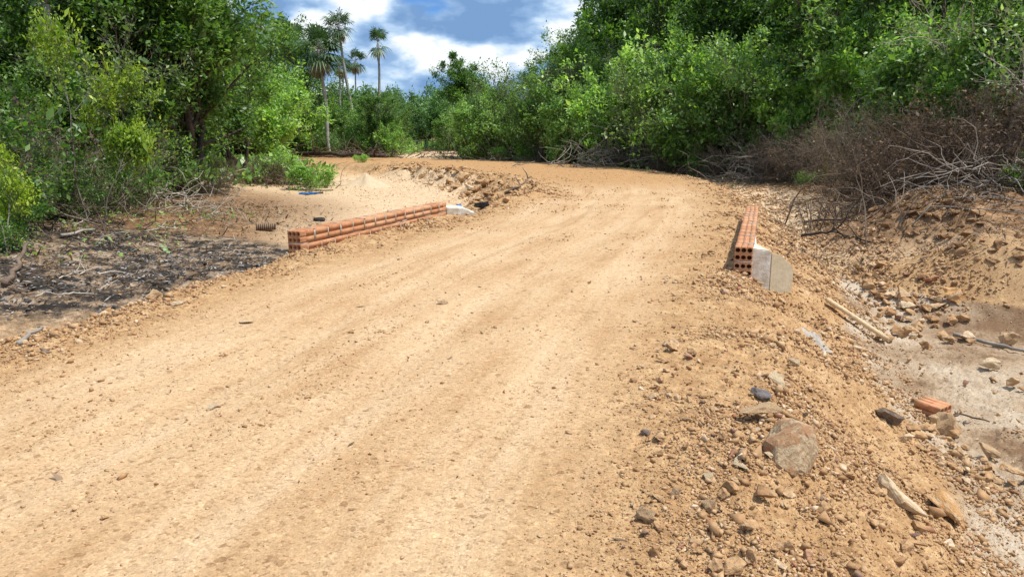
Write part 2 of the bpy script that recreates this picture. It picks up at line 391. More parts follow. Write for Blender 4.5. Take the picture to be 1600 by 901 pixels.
def tone_material(name, stops, use='object', noise=14.0, amp=0.35, rough=0.9, bump=0.02):
    """stone-like: colour picked per object or per piece, broken by noise"""
    m, nt, N, L, out = mat(name)
    bs = N('ShaderNodeBsdfPrincipled', i_Roughness=rough); bs.inputs['Specular IOR Level'].default_value = 0.2
    if use == 'object': src = N('ShaderNodeObjectInfo').outputs['Random']
    else: src = N('ShaderNodeAttribute', attribute_name='tone').outputs['Fac']
    r = ramp(N, stops); L(src, r.inputs[0])
    tc_ = N('ShaderNodeTexCoord'); ge = N('ShaderNodeNewGeometry')
    nz = N('ShaderNodeTexNoise', i_Scale=noise, i_Detail=7, i_Roughness=0.65); L(ge.outputs['Position'], nz.inputs[0])
    v = ramp(N, [(0.3, (1-amp,)*3), (0.7, (1+amp*0.6, 1+amp*0.58, 1+amp*0.55))]); L(nz.outputs['Fac'], v.inputs[0])
    c = mixc(N, L, 1.0, r.outputs[0], v.outputs[0], 'MULTIPLY')
    # dust of the road settled in patches
    du = ramp(N, [(0.46, (0, 0, 0)), (0.6, (1, 1, 1))]); n2_ = N('ShaderNodeTexNoise', i_Scale=noise*0.6, i_Detail=4); L(ge.outputs['Position'], n2_.inputs[0]); L(n2_.outputs['Fac'], du.inputs[0])
    dd = math_(N, L, 'MULTIPLY', du.outputs[0], 0.45)
    c = mixc(N, L, dd, c, (0.50, 0.35, 0.20)); c = mixc(N, L, 1.0, c, (.90, .82, .74), 'MULTIPLY'); L(c, bs.inputs['Base Color'])
    bp = N('ShaderNodeBump', i_Strength=0.8, i_Distance=bump); L(nz.outputs['Fac'], bp.inputs['Height']); L(bp.outputs[0], bs.inputs['Normal'])
    L(bs.outputs[0], out.inputs[0]); return m

M = {}
M['soil'] = ground_material()
M['dark_leaf'] = leaf_material('dark_leaf', [(0.04, 0.09, 0.018), (0.10, 0.21, 0.042), (0.24, 0.38, 0.12)], .45, .42)
M['mid_leaf'] = leaf_material('mid_leaf', [(0.075, 0.145, 0.035), (0.18, 0.335, 0.085), (0.40, 0.57, 0.24)], .45, .42)
M['light_leaf'] = leaf_material('light_leaf', [(0.10, 0.19, 0.035), (0.23, 0.43, 0.09), (0.47, 0.64, 0.24)], .45, .42)
M['lime_leaf'] = leaf_material('lime_leaf', [(0.13, 0.23, 0.025), (0.30, 0.42, 0.045), (0.52, 0.60, 0.09)], 0.4)
M['grey_leaf'] = leaf_material('grey_leaf', [(0.08, 0.14, 0.045), (0.16, 0.25, 0.08), (0.28, 0.38, 0.15)], 0.3)
M['far_leaf'] = leaf_material('far_leaf', [(0.06, 0.14, 0.045), (0.11, 0.23, 0.07), (0.18, 0.32, 0.10)], 0.25)
M['brown_leaf'] = leaf_material('brown_leaf', [(0.035, 0.022, 0.015), (0.10, 0.058, 0.036), (0.27, 0.18, 0.11)], 0.2, 0.8)
M['palm_leaf'] = leaf_material('palm_leaf', [(0.035, 0.075, 0.03), (0.075, 0.14, 0.06), (0.16, 0.24, 0.12)], 0.2, 0.4)
M['palm_dead'] = leaf_material('palm_dead', [(0.12, 0.08, 0.05), (0.26, 0.18, 0.11), (0.42, 0.32, 0.22)], 0.15, 0.8)
M['bark'] = bark_material('bark', (0.035, 0.028, 0.022), (0.13, 0.10, 0.08))
M['grey_bark'] = bark_material('grey_bark', (0.13, 0.11, 0.09), (0.36, 0.32, 0.27), 5)
M['dead_twig'] = bark_material('dead_twig', (0.07, 0.052, 0.038), (0.27, 0.215, 0.16), 6)
M['pale_wood'] = bark_material('pale_wood', (0.28, 0.24, 0.19), (0.62, 0.55, 0.46), 5)
M['brown_wood'] = bark_material('brown_wood', (0.045, 0.032, 0.024), (0.20, 0.145, 0.105), 7)
M['palm_bark'] = bark_material('palm_bark', (0.20, 0.19, 0.18), (0.46, 0.44, 0.41), 4)
STONES = [(0.0, (0.36, 0.22, 0.12)), (0.3, (0.46, 0.30, 0.165)), (0.6, (0.52, 0.36, 0.21)), (0.82, (0.58, 0.42, 0.26)), (0.92, (0.72, 0.62, 0.48)), (0.96, (0.42, 0.18, 0.10)), (1.0, (0.22, 0.19, 0.18))]
M['stone'] = tone_material('stone', STONES, 'object', 22, 0.4, bump=0.02)
M['clod'] = tone_material('clod', [(0, (.20, .12, .065)), (1, (.36, .235, .135))], 'object', 14, .4, bump=.03)
M['gravel'] = tone_material('gravel', STONES, 'piece', 30, 0.25, bump=0.005)

# ------------------------------------------------------------------ ground sheet
def build_ground():
    rr = [0.25]
    while rr[-1] < 900:
        r_ = rr[-1]; rr.append(r_*(1.0045 if 1.9 < r_ < 12 else 1.0065 if r_ < 45 else 1.06))
    rr = np.array(rr)
    inner = np.linspace(-R(40), R(40), 900)
    outer = np.linspace(R(40), R(320), 90)[1:-1]
    th = np.concatenate([inner, outer]); nt_ = len(th)
    T, RR = np.meshgrid(th, rr)
    X = (np.sin(T)*RR).ravel(); Y = (np.cos(T)*RR).ravel()
    info = road_info(X, Y); sdv, dl, dr, ar = info
    Z = height(X, Y, info=info)
    B = base_h(X, Y)
    nr = len(rr); i = np.arange(nr-1)[:, None]; j = np.arange(nt_)[None, :]; jn = (j+1) % nt_
    q = np.stack([i*nt_+j, (i+1)*nt_+j, (i+1)*nt_+jn, i*nt_+jn], -1).reshape(-1, 4)[:, ::-1]
    V = np.stack([X, Y, Z], 1)
    V = np.vstack([V, [0, 0, hz(0, 0)]]); ctr = len(V)-1
    tri = np.array([[jj, (jj+1) % nt_, ctr] for jj in range(nt_)])[:, ::-1]
    def blob(px, py, z, rx, ry, rot=0.0, edge=0.5):
        x0, y0 = at(px, py, z); c, s = math.cos(rot), math.sin(rot)
        u = ((X-x0)*c+(Y-y0)*s)/rx; v = (-(X-x0)*s+(Y-y0)*c)/ry
        return 1-smooth(1-edge, 1+edge, np.hypot(u, v))
    off = smooth(-0.15, 0.5, sdv)
    left = (dl < dr) & (Y < 45)
    sand = np.maximum.reduce([blob(600, 292, -.42, 3.6, 5.5), blob(560, 330, -.42, 3.0, 2.6)*0.85, blob(520, 305, -.4, 4.5, 6)*0.8, blob(430, 345, -.38, 3.4, 3.8)*0.95,
                              blob(690, 243, 0, 3.2, 9)*0.9, blob(1240, 320, -.33, 2.4, 5.5)*0.95, blob(1180, 290, -.25, 3, 6)*0.9, blob(1330, 375, -.5, 2.0, 2.5)*.5, blob(1500, 410, -.6, 3, .8)*.5])*off
    burnt = np.maximum.reduce([blob(250, 395, -.32, 2.6, 2.0), blob(120, 400, -.2, 2.4, 2.6), blob(340, 410, -.36, 1.2, 1.2), blob(60, 440, -.2, 2.0, 1.6)*.8, blob(20, 505, -.35, 1.2, .8)*.5])*smooth(.25, .9, sdv)
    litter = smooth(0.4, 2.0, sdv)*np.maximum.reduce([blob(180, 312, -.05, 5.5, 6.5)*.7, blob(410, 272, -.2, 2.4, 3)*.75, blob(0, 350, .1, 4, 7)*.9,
              smooth(-.42, -.05, B)*smooth(6, 8, X)*.9, blob(1440, 320, .1, 3, 2.5)*.8, blob(1290, 270, -.1, 5, 7)*.8])  # on the right bank this dark litter colour also paints brush shade
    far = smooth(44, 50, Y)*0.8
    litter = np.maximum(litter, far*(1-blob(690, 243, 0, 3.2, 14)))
    bed = smooth(-.66, -.80, B)*smooth(-.60, -.80, Z)*smooth(1.5, 3.2, X)*(dr < dl)
    gravel = np.exp(-((sdv+.1)/1.0)**2)*smooth(-3, 0, Y)
    gravel = np.maximum(gravel, ((dr < dl) & (sdv > 0) & (X > 1))*smooth(-.92, -.7, Z)*0.8*(1-smooth(2.5, 4, sdv)))
    gravel = np.maximum(gravel, np.maximum(blob(1300, 450, -.7, 2.6, 2.6), blob(1290, 380, -.5, 2.2, 3.0))*.8*(dr < dl)*(sdv > 0))
    orange = smooth(15, 26, Y)*(1-off)*0.8
    rd, _ = poly_dist(X, Y, RUB); orange = np.maximum(orange, np.exp(-(rd/1.3)**2)*.9)
    orange = np.maximum(orange, np.exp(-((sdv)/.5)**2)*left*.7)
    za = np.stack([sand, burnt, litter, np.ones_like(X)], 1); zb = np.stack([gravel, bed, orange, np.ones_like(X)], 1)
    lane = np.stack([dl/(dl+dr+1e-6)*6.0, ar, 0*X, np.ones_like(X)], 1)
    t_ = dl/(dl+dr+1e-6)+.012*fbm(X, Y, .5, 2, 5)*4
    path = sum(np.exp(-((t_-c_)/.036)**2) for c_ in (.235, .405, .575, .74)) - .9*sum(np.exp(-((t_-c_)/.03)**2) for c_ in (.315, .49, .66))
    path = path*(1-off)*np.clip(.35+2.2*(fbm(X, Y, .45, 3, 66)+.15), 0, 1)
    pad = lambda a: np.vstack([a, a[-1:]*0])
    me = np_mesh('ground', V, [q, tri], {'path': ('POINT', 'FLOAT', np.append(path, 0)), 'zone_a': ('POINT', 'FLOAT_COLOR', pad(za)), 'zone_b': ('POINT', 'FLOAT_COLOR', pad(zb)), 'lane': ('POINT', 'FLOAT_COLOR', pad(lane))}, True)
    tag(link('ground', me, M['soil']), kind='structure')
build_ground()

# ------------------------------------------------------------------ plant generator
def grow(seed, H, stems, spread, r0, levels, kids, ratio, angle, wig=0.16, trop=0.06, tmin=0.25, maxk=(6, 4, 3, 3), flat=1.0):
    """returns branch meshbuilder, leaf anchors (pos, dir)"""
    rs = random.Random(seed); mb = MB(); anchors = []
    def br(p, d, L, r, lv):
        nseg = (9, 6, 4, 3)[min(lv, 3)]; P = [p.copy()]; D = []
        for i in range(nseg):
            d = d + Vector((rs.gauss(0, wig), rs.gauss(0, wig), rs.gauss(0, wig*.7)+trop)); d.normalize()
            p = p + d*(L/nseg); P.append(p.copy()); D.append(d.copy())
        last = lv >= levels
        rad = [max(r*(1-0.72*i/nseg), 0.0025) for i in range(nseg+1)]
        mb.tube(P, rad, maxk[min(lv, 3)], cap=False)
        if last:
            for i in range(1, nseg+1): anchors.append((P[i], D[i-1]))
            return
        for _ in range(kids[lv]):
            t = tmin + (1-tmin)*rs.random() if lv else tmin+(1-tmin)*rs.random()**0.8
            i = min(int(t*nseg), nseg-1); q = P[i].lerp(P[i+1], t*nseg-i)
            ax = D[i].orthogonal(); ax.rotate(Quaternion(D[i], rs.uniform(0, 6.283)))
            nd = D[i].copy(); nd.rotate(Quaternion(ax, R(angle*rs.uniform(.7, 1.3)))); nd.z *= flat; nd.normalize()
            br(q, nd, L*ratio*rs.uniform(.7, 1.25)*(1.15-.55*t), rad[i]*.6, lv+1)
        br(P[-1], D[-1], L*ratio*.6, rad[-1]*.9, lv+1)
    for s in range(stems):
        a = 6.283*s/stems+rs.uniform(-.5, .5); tl = spread*rs.uniform(.4, 1.2) if stems > 1 else spread*rs.random()
        br(Vector((math.cos(a)*.12*(stems > 1), math.sin(a)*.12*(stems > 1), -0.1)), Vector((math.cos(a)*tl, math.sin(a)*tl, 1)).normalized(), H*rs.uniform(.45, .98), r0*rs.uniform(.7, 1.1), 0)
    return mb, anchors
def leaves(anchors, n, size, scat, seed, long=1.7, droop=0.0, name='crown'):
    rs = np.random.default_rng(seed)
    P = np.array([a[0] for a in anchors]); D = np.array([a[1] for a in anchors])
    ph = rs.uniform(0, 6.28, 6)
    wgt = np.exp(1.5*(np.sin(P[:, 0]*2.6+ph[0])*np.sin(P[:, 1]*2.9+ph[1])*np.sin(P[:, 2]*3.1+ph[2])*1.3+.7*np.sin(P[:, 0]*6+P[:, 2]*5+ph[3])*np.sin(P[:, 1]*6.5+ph[4])+rs.normal(0, .45, len(P))))
    k = rs.choice(len(P), n, p=wgt/wgt.sum())
    clump = rs.normal(0, .10, len(P))+ 0.12*np.sin(P[:, 0]*1.7+P[:, 1]*1.3+P[:, 2]*2.1)
    c = P[k] + rs.normal(0, scat, (n, 3))
    a = D[k]*0.5 + rs.normal(0, .6, (n, 3)); a[:, 2] -= droop; a /= np.linalg.norm(a, axis=1)[:, None]
    up = rs.normal(0, .55, (n, 3)); up[:, 2] += 1.0
    s_ = np.cross(a, up); s_ /= np.linalg.norm(s_, axis=1)[:, None]+1e-9
    nn = np.cross(s_, a)
    sz = size*np.exp(rs.normal(-.02, .32, n))[:, None]
    tip = c + a*sz*long; w = sz*.42; mid = c+a*sz*long*.45
    l_ = mid + s_*w + nn*sz*.12; r_ = mid - s_*w + nn*sz*.12
    V = np.stack([c, l_, tip, r_], 1).reshape(-1, 3); i = np.arange(n)*4
    Fq = np.concatenate([np.stack([i, i+1, i+2], 1), np.stack([i, i+2, i+3], 1)])
    tone = np.clip(rs.normal(.42, .24, n)+clump[k]*1.3, 0, 1); tone = np.concatenate([tone, tone])
    return np_mesh(name, V, Fq, {'tone': ('FACE', 'FLOAT', tone)})

class Kind:
    def __init__(s, name, tm, cm, bark, leaf): s.name, s.tm, s.cm, s.bark, s.leaf = name, tm, cm, bark, leaf
def kind(name, bark, leaf, nl, size, scat, seed, long=1.7, droop=0.0, **gk):
    mb, an = grow(seed, **gk)
    tm = mb.mesh('trunk', smooth_=True); tm.materials.append(M[bark])
    cm = None
    if nl:
        cm = leaves(an, nl, size, scat, seed+100, long, droop); cm.materials.append(M[leaf])
    return Kind(name, tm, cm, bark, leaf)
K = {}
T3 = dict(levels=3, ratio=.52, angle=48)
K['main'] = [kind('broadleaf_tree', 'bark', 'dark_leaf', 60000, .078, .15, s, H=7.0, stems=6, spread=.42, r0=.16, kids=(13, 7, 4), tmin=.33, levels=3, ratio=.5, angle=50) for s in (1,)]
K['dark'] = [kind('broadleaf_tree', 'bark', 'dark_leaf', 29000, .080, .13, s, H=7.5, stems=5, spread=.42, r0=.13, kids=(10, 6, 4), tmin=.28, **T3) for s in (1, 2)]
K['mid'] = [kind('thicket_tree', 'grey_bark', 'mid_leaf', 14500, .088, .12, s, H=5.2, stems=6, spread=.55, r0=.055, kids=(10, 5, 3), tmin=.10, **T3) for s in (3, 4, 5)]
K['light'] = [kind('thicket_tree', 'grey_bark', 'light_leaf', 11500, .105, .13, s, H=4.6, stems=7, spread=.6, r0=.045, kids=(9, 5, 3), tmin=.08, **T3) for s in (6, 7)]
K['lime'] = [kind('leafy_sapling', 'grey_bark', 'lime_leaf', 3600, .062, .12, s, H=3.3, stems=2, spread=.35, r0=.03, kids=(9, 4, 2), tmin=.50, **T3) for s in (8, 9)]
K['tall'] = [kind('tall_tree', 'bark', 'dark_leaf', 30000, .135, .22, s, H=12.5, stems=2, spread=.25, r0=.2, kids=(12, 7, 4), tmin=.22, flat=.8, **T3) for s in (10, 12)]
K['grey'] = [kind('thicket_tree', 'grey_bark', 'grey_leaf', 7500, .075, .16, s, H=5.6, stems=6, spread=.45, r0=.05, kids=(11, 6, 4), tmin=.15, **T3) for s in (13, 14)]
K['far'] = [kind('distant_tree', 'bark', 'far_leaf', 11000, .19, .32, s, H=6.5, stems=4, spread=.5, r0=.12, kids=(9, 5, 3), tmin=.12, **T3) for s in (15, 16)]
K['bare'] = [kind('bare_tree', 'pale_wood', 'grey_leaf', 900, .05, .1, s, H=5.4, stems=2, spread=.45, r0=.07, kids=(6, 5, 4), tmin=.35, wig=.2, **T3) for s in (17, 18)]
K['dry'] = [kind('dead_bush', 'brown_wood', 'brown_leaf', 1700, .042, .08, s, H=2.3, stems=14, spread=1.1, r0=.022, kids=(7, 5, 3), tmin=.12, wig=.28, trop=-.02, **T3) for s in (19, 20)]
K['drygrey'] = [kind('dead_bush', 'dead_twig', 'brown_leaf', 900, .04, .1, s, H=2.6, stems=12, spread=.9, r0=.022, kids=(8, 5, 3), tmin=.12, wig=.25, trop=.0, **T3) for s in (21,)]
K['low'] = [kind('low_shrub', 'grey_bark', 'light_leaf', 2600, .055, .09, s, H=1.25, stems=9, spread=.8, r0=.014, kids=(5, 3), tmin=.1, levels=2, ratio=.5, angle=45) for s in (22, 23)]
K['lowdark'] = [kind('low_shrub', 'grey_bark', 'dark_leaf', 3800, .05, .10, s, H=1.5, stems=10, spread=.9, r0=.014, kids=(5, 4), tmin=.1, levels=2, ratio=.5, angle=45) for s in (24, 25)]

def plant(kd, px, y, sc=1.0, label=None, cat='tree', group=None, var=None, rz=None, zsc=1.0, name=None, lean=(0, 0), sink=0.0):
    ks = K[kd]; k = ks[var % len(ks)] if var is not None else random.choice(ks)
    x = col_x(px, y); z = hz(x, y) - 0.05 - sink
    root = empty(name or k.name, (x, y, z), random.uniform(0, 6.28) if rz is None else rz)
    root.rotation_euler.x, root.rotation_euler.y = lean
    root.scale = (sc, sc, sc*zsc)
    tag(root, label, cat, group)
    link('trunk' if cat == 'tree' else 'branches', k.tm, None, root)
    if k.cm: link('crown' if cat == 'tree' else 'foliage', k.cm, None, root)
    return root

# ------------------------------------------------------------------ vegetation, left of the road
L_ = 'left of the road'
plant('main', 280, 20.5, .95, 'large dense dark green tree with many trunks, biggest crown on the left side', var=0, rz=.6)
plant('dark', 175, 24, .85, 'dark leafy tree with open crown behind the pale lime saplings at left', var=1, rz=2)
plant('dark', 60, 19, .82, 'dark tree at the left edge showing sky between its high branches', var=0, rz=4)
plant('dark', -120, 17, 1.0, 'dark tree standing outermost at the left edge of the thicket', var=1, rz=1)
plant('dark', 375, 27, .78, 'rounded dark tree right behind the largest left tree', var=1, rz=5)
plant('lime', 150, 12.9, .60, 'sapling with bright lime leaves hanging before the dark thicket', var=0, rz=0.3, zsc=1.55)
plant('lime', 10, 10.2, .40, 'small lime leafed sapling at the left picture edge above the burnt ground', var=1, rz=2.2, zsc=1.4)
plant('lime', 200, 16.0, .62, 'yellow green sapling touching the dark many-trunked tree', var=1, rz=4, zsc=1.6)
for i in range(34):
    px = random.uniform(-90, 225); y = 12.4 + (px+20)*.028 + random.uniform(0, 5)
    plant('lowdark' if i % 3 else 'drygrey', px, y, random.uniform(.7, 1.3)*(1 if i % 3 else .6), 'low shrub crowded in the shade under the left thicket', 'shrub', 'crowded low shrubs in the left thicket')
for i in range(30):
    px = random.uniform(-160, 455); y = random.uniform(27, 62)
    if px > 330 and y < 46: y += 20
    plant(random.choice(['mid', 'light', 'dark', 'mid']), px, y, random.uniform(.75, 1.15), 'green tree deep inside the left thicket, seen between nearer stems', group='trees deep in the left thicket')
for i, (px, y, s) in enumerate([(60, 15.5, .62), (120, 17, .7), (-30, 14.5, .7), (200, 19, .55), (10, 22, 1.0), (120, 25, 1.05), (250, 27, .9), (-150, 22, 1.1), (330, 33, .9), (-60, 27, 1.1), (225, 36, 1.1), (90, 34, 1.1)]):
    plant(('mid', 'grey', 'dark')[i % 3] if i < 9 else 'mid', px, y, s*(.8 if i % 3 == 2 else 1), 'tangled green tree inside the dense thicket on the left, none standing out', group='thicket trees filling the left side')
for i, (px, y, s) in enumerate([(30, 12.6, .8), (90, 13.6, .85), (150, 14.8, .8), (-10, 11.3, .8), (210, 17, .9), (5, 10.4, .45), (225, 20.5, .6), (-60, 11, 1.0), (130, 13.3, .5)]):
    plant('lowdark', px, y, s, 'dark green low shrub at the foot of the left thicket', 'shrub', 'low shrubs at the foot of the left thicket')
for i, (px, y, s) in enumerate([(60, 13.2, .7), (170, 16, .75), (250, 19.4, .6), (110, 14.4, .55), (-20, 12, .7), (330, 21.5, .5)]):
    plant('drygrey', px, y, s, 'leafless grey bush tangled under the left thicket', 'bush', 'leafless grey bushes under the left thicket')
plant('low', 480, 24.5, .85, 'low bright green shrub at the edge of the sandy clearing', 'shrub', var=0)
plant('low', 445, 26.5, .95, 'leafy green shrub rising from the brown root heap by the clearing', 'shrub', var=1)
plant('low', 505, 26, .5, 'small sprig of green leaves beside the brown root heap', 'shrub', var=1)
plant('dry', 425, 26, .55, 'brown withered bush heaped at the edge of the sandy clearing', 'bush', var=0)
plant('dry', 390, 26, .5, 'smaller withered brown bush at the foot of the rounded dark tree', 'bush', var=1)
plant('low', 566, 37.5, .45, 'tiny green seedling growing from the orange road edge', 'shrub', var=0)
# middle distance, beyond the far bend
for i, (px, y, kd, s, lb) in enumerate([
  (432, 41, 'light', .95, 'light green tree between the dark left tree and the nearest palm'),
  (465, 52, 'dark', 1.0, 'dark green tree directly behind the nearest palm'),
  (470, 47, 'light', .85, 'low bright tree at the foot of the nearest palm'),
  (405, 46, 'mid', 1.1, 'tall mid green tree half hidden by the left dark tree'),
  (535, 52, 'mid', .66, 'mid green tree between the two thin palm trunks'),
  (570, 50, 'mid', .62, 'green tree just left of the dark trunked clump at the gap'),
  (590, 47, 'dark', .48, 'dark clump with one black trunk beside the gap in the trees'),
  (610, 45.5, 'light', .42, 'yellow green bushy tree at the left side of the gap'),
  (700, 66, 'far', .62, 'dark bushy tree at the right side of the gap'),
  (722, 55, 'mid', .62, 'mid green tree right of the gap, behind the white forked stem'),
  (722, 47, 'mid', .62, 'broad mid green tree at the left end of the right tree wall'),
  (560, 64, 'far', .7, 'far tree seen between the leaning palm and the second palm'),
  (640, 90, 'far', .75, 'far tree closing the view through the gap, left one'),
  (690, 84, 'far', .80, 'far tree closing the view through the gap, right one')]):
    plant(kd, px, y, s, lb)
for i in range(34):
    px = random.uniform(385, 760); y = random.uniform(50, 78)
    if 600 < px < 722: continue
    plant(random.choice(['light', 'mid', 'mid']), px, y, random.uniform(.45, .72), 'green bushy tree in the belt behind the far bend', group='tree belt behind the far bend')
for i in range(26):
    px = 400+i*14+random.uniform(-5, 5); y = random.uniform(45.5, 49)
    if 620 < px < 705: continue
    plant('lowdark' if i % 3 else 'low', px, y, random.uniform(.8, 1.3), 'low green shrub along the far side of the bend', 'shrub', 'low shrubs along the far side of the bend')
for i in range(46):
    px = 330 + i*11.5 + random.uniform(-8, 8); y = random.uniform(85, 150)
    if 600 < px < 700: y = random.uniform(105, 150)
    plant('far', px, y, random.uniform(.62, .95)*(y/100)**.5, 'small hazy tree in the far row beyond the gap', group='distant trees beyond the gap')
# ------------------------------------------------------------------ vegetation, right of the road
rw_ = [  # column, distance, kind, scale
 (738,44,'light',.68),(768,42,'mid',.78),(800,43,'grey',.95),(840,40,'mid',.84),(880,42,'grey',1.05),(915,37,'mid',.82),(955,36,'light',.95),(1000,35,'mid',1.0),(1040,33,'grey',.95),
 (1075,32,'light',.95),(1110,33,'light',1.05),(1150,31,'mid',.95),(1190,30,'mid',.9),(1225,31,'light',1.0),(1265,28,'light',.95),(1305,29,'mid',.95),(1345,26,'light',.95),(1390,27,'light',1.05),
 (1425,23,'mid',.85),(1470,24,'light',.95),(1515,21,'mid',.9),(1560,21,'mid',.95),(1610,19,'mid',.9),(1670,18,'dark',.75),(1750,18,'mid',1.1)]
special = {0: 'light green tree at the far left end of the right hand tree wall', 9: 'bright green tree above the rolled root plate, middle of the right tree wall', 17: 'bright leafed tree behind the forked bare grey tree',
           14: 'bright green tree behind the black bare stem', 20: 'dull green tree just behind the brown heap of dead brush'}
for i, (px, y, kd, s) in enumerate(rw_):
    if i in special: plant(kd, px, y, s, special[i])
    else: plant(kd, px, y, s, 'green thicket tree in the continuous front row right of the road', group='front row of the right thicket')
for i in range(44):
    px = 740+i*21+random.uniform(-8, 8); y = 44-(px-740)*.0245+random.uniform(0, 2.5)
    if px > 1330: y += 1.5
    plant('low' if i % 3 == 0 else 'lowdark', px, y, random.uniform(.9, 1.5), 'low leafy shrub filling the foot of the tree wall on the right', 'shrub', 'low shrubs filling the foot of the right tree wall')
for i in range(26):
    px = 880 + i*38 + random.uniform(-14, 14); y = random.uniform(39, 52) - (px-770)*0.016
    plant(random.choice(['mid', 'grey', 'grey', 'dark']), px, y, random.uniform(.95, 1.25)*(.75 if px < 960 else 1), 'taller green tree in the second row of the right thicket', group='second row of the right thicket')
for i, (px, y, s, lb) in enumerate([(735,62,.58,'flat topped dark tree peeping over the left end of the right thicket'),(800,64,.55,'dark flat crown behind the left end of the right thicket'),(860,60,.66,'dark spreading tree where the right thicket steps up'),
   (965,52,.95,'tall dark tree forming the left shoulder of the high right canopy'),(1015,48,1.0,'tall dark tree above the middle of the right thicket, next to the shoulder'),(1060,50,1.1,'tall dark tree over the rolled root plate'),
   (1130,46,1.05,'tall dark tree above the brightest part of the right thicket'),(1200,42,1.1,'tall dark tree left of the darkest canopy'),(1270,38,1.05,'tallest darkest tree with deep shade under its crown'),(1340,40,1.05,'tall dark tree right of the darkest canopy'),
   (1440,42,1.0,'tall tree behind the forked bare grey tree'),(1540,38,1.0,'tall tree rising behind the right edge brush'),(1640,34,1.0,'tall tree at the far right edge')]):
    plant('tall', px, y, s, lb, var=i)
plant('bare', 1480, 19.5, 1.0, 'bare forked grey tree leaning left before the green wall', var=0, rz=1.2, lean=(0, R(-14)))
plant('bare', 1570, 16.5, .95, 'crooked brown bare tree near the right edge', var=1, rz=2.2)
plant('bare', 1315, 24, .8, 'thin black stemmed bare tree in the middle of the right thicket', var=1, rz=4)
plant('bare', 1020, 36, .9, 'grey leafless tree among the green crowns left of middle', var=0, rz=3)
plant('bare', 710, 44, .34, 'small white forked stem standing at the right of the gap', var=0, rz=3)
for i, (px, y, s) in enumerate([(1215,26.5,.7),(1250,24.5,.7),(1290,22.5,.9),(1185,28,.6),(1350,20,.85),(1130,29.5,.6),(1040,32,.55),(960,34,.5),(1005,33.5,.6),(1240,25.5,.7),(1330,22,.8),(1205,27.5,.7)]):
    plant('drygrey', px, y, s, 'dead grey bush in the fringe before the right thicket', 'bush', 'dead grey bushes before the right thicket')
for i, (px, y, s) in enumerate([(1390,18.5,.95),(1440,16.8,.95),(1490,15.6,1.05),(1540,15.2,1.05),(1595,14.6,1.05),(1650,14,1.0),(1430,19,.9),(1500,17.6,1.0),(1580,17,1.1),(1340,19.4,.7),(1215,25.5,.6),(1530,16.5,1.1)]):
    plant('dry', px, y, s, 'withered brown bush heaped on the right hand bank', 'bush', 'withered brown bushes on the right bank')
for i, (px, y, s) in enumerate([(1295,22.3,.55),(1260,23,.5),(880,37,.8),(930,35.5,.7),(1000,34,.6),(1090,31,.8),(1130,31,.8),(780,41,.8),(820,40,.7),(745,42,.9)]):
    plant('low', px, y, s, 'bright low shrub at the foot of the right thicket', 'shrub', 'low shrubs at the foot of the right thicket')
plant('low', 1600, 13.6, .5, 'bright low shrub on the bank at the right edge', 'shrub')

# ------------------------------------------------------------------ fan palms
def palm(px, y, H, crown, label, leanx=0.0, seed=1, n=26, skirt=8):
    rs = random.Random(seed); x = col_x(px, y); root = empty('fan_palm', (x, y, hz(x, y)-.1)); tag(root, label, 'palm tree')
    mb = MB(); P = []
    for i in range(15):
        t = i/14; P.append((leanx*H*t**1.6+.05*math.sin(t*9+seed), .03*math.sin(t*7), H*t))
    mb.tube(P, [.125*(1-.35*i/14)*(1.5 if i == 0 else 1)*(1+.05*math.sin(i*5)) for i in range(15)], 9)
    mb.build('trunk', M['palm_bark'], root, True)
    top = Vector(P[-1])
    def fronds(name, mt, cnt, lo, hi, size):
        V = []; Fs = []; tone = []
        st = MB()
        for q in range(cnt):
            a = q*2.4+rs.uniform(-.3, .3); el = R(rs.uniform(lo, hi))
            d = Vector((math.cos(a)*math.cos(el), math.sin(a)*math.cos(el), math.sin(el)))
            pl = crown*.42*rs.uniform(.8, 1.15); hub = top+d*pl+Vector((0, 0, -.06*(1-math.sin(el))))
            st.tube([top, top+d*pl*.5+Vector((0, 0, .03)), hub], [.02, .016, .012], 4)
            side = d.cross(Vector((0, 0, 1)));  side = side.normalized() if side.length > .05 else Vector((1, 0, 0))
            nrm = side.cross(d).normalized(); tn = rs.uniform(.2, .8)
            for k in range(17):
                b = R(-118+236*k/16); bd = (d*math.cos(b)+side*math.sin(b)+nrm*rs.uniform(-.05, .2)).normalized()
                ln = size*crown*.58*rs.uniform(.8, 1.1)*(.75+.25*math.cos(b)); w = bd.cross(nrm).normalized()*.036*crown/1.3
                i0 = len(V); mid = hub+bd*ln*.55; tip = hub+bd*ln+Vector((0, 0, -.34*ln))
                V += [hub, mid+w, tip, mid-w]; Fs.append((i0, i0+1, i0+2, i0+3)); tone.append(min(1, max(0, tn+rs.uniform(-.15, .15))))
        me = np_mesh(name, np.array([tuple(v) for v in V]), np.array(Fs), {'tone': ('FACE', 'FLOAT', tone)})
        o = link(name, me, M[mt], root); return o, st
    o, st = fronds('crown', 'palm_leaf', n, -45, 85, 1.0); st.build('frond_stalks', M['palm_bark'], root)
    if skirt:
        o, st = fronds('dead_fronds', 'palm_dead', skirt, -85, -60, .62)
palm(515, 45.5, 6.2, 1.85, 'nearest fan palm with thick grey trunk and a brown skirt of dead fronds', leanx=-.05, seed=3, n=32, skirt=10)
palm(555, 55, 8.8, 1.45, 'slender tall fan palm just right of the nearest palm', leanx=-.10, seed=5, n=24, skirt=12)
palm(594, 60, 8.2, 1.5, 'solitary leaning fan palm with sparse crown against the clouds', leanx=.02, seed=8, n=13, skirt=3)
palm(450, 60, 8.3, 2.1, 'fan palm rising over the light green tree left of the nearest palm', seed=9, n=26)
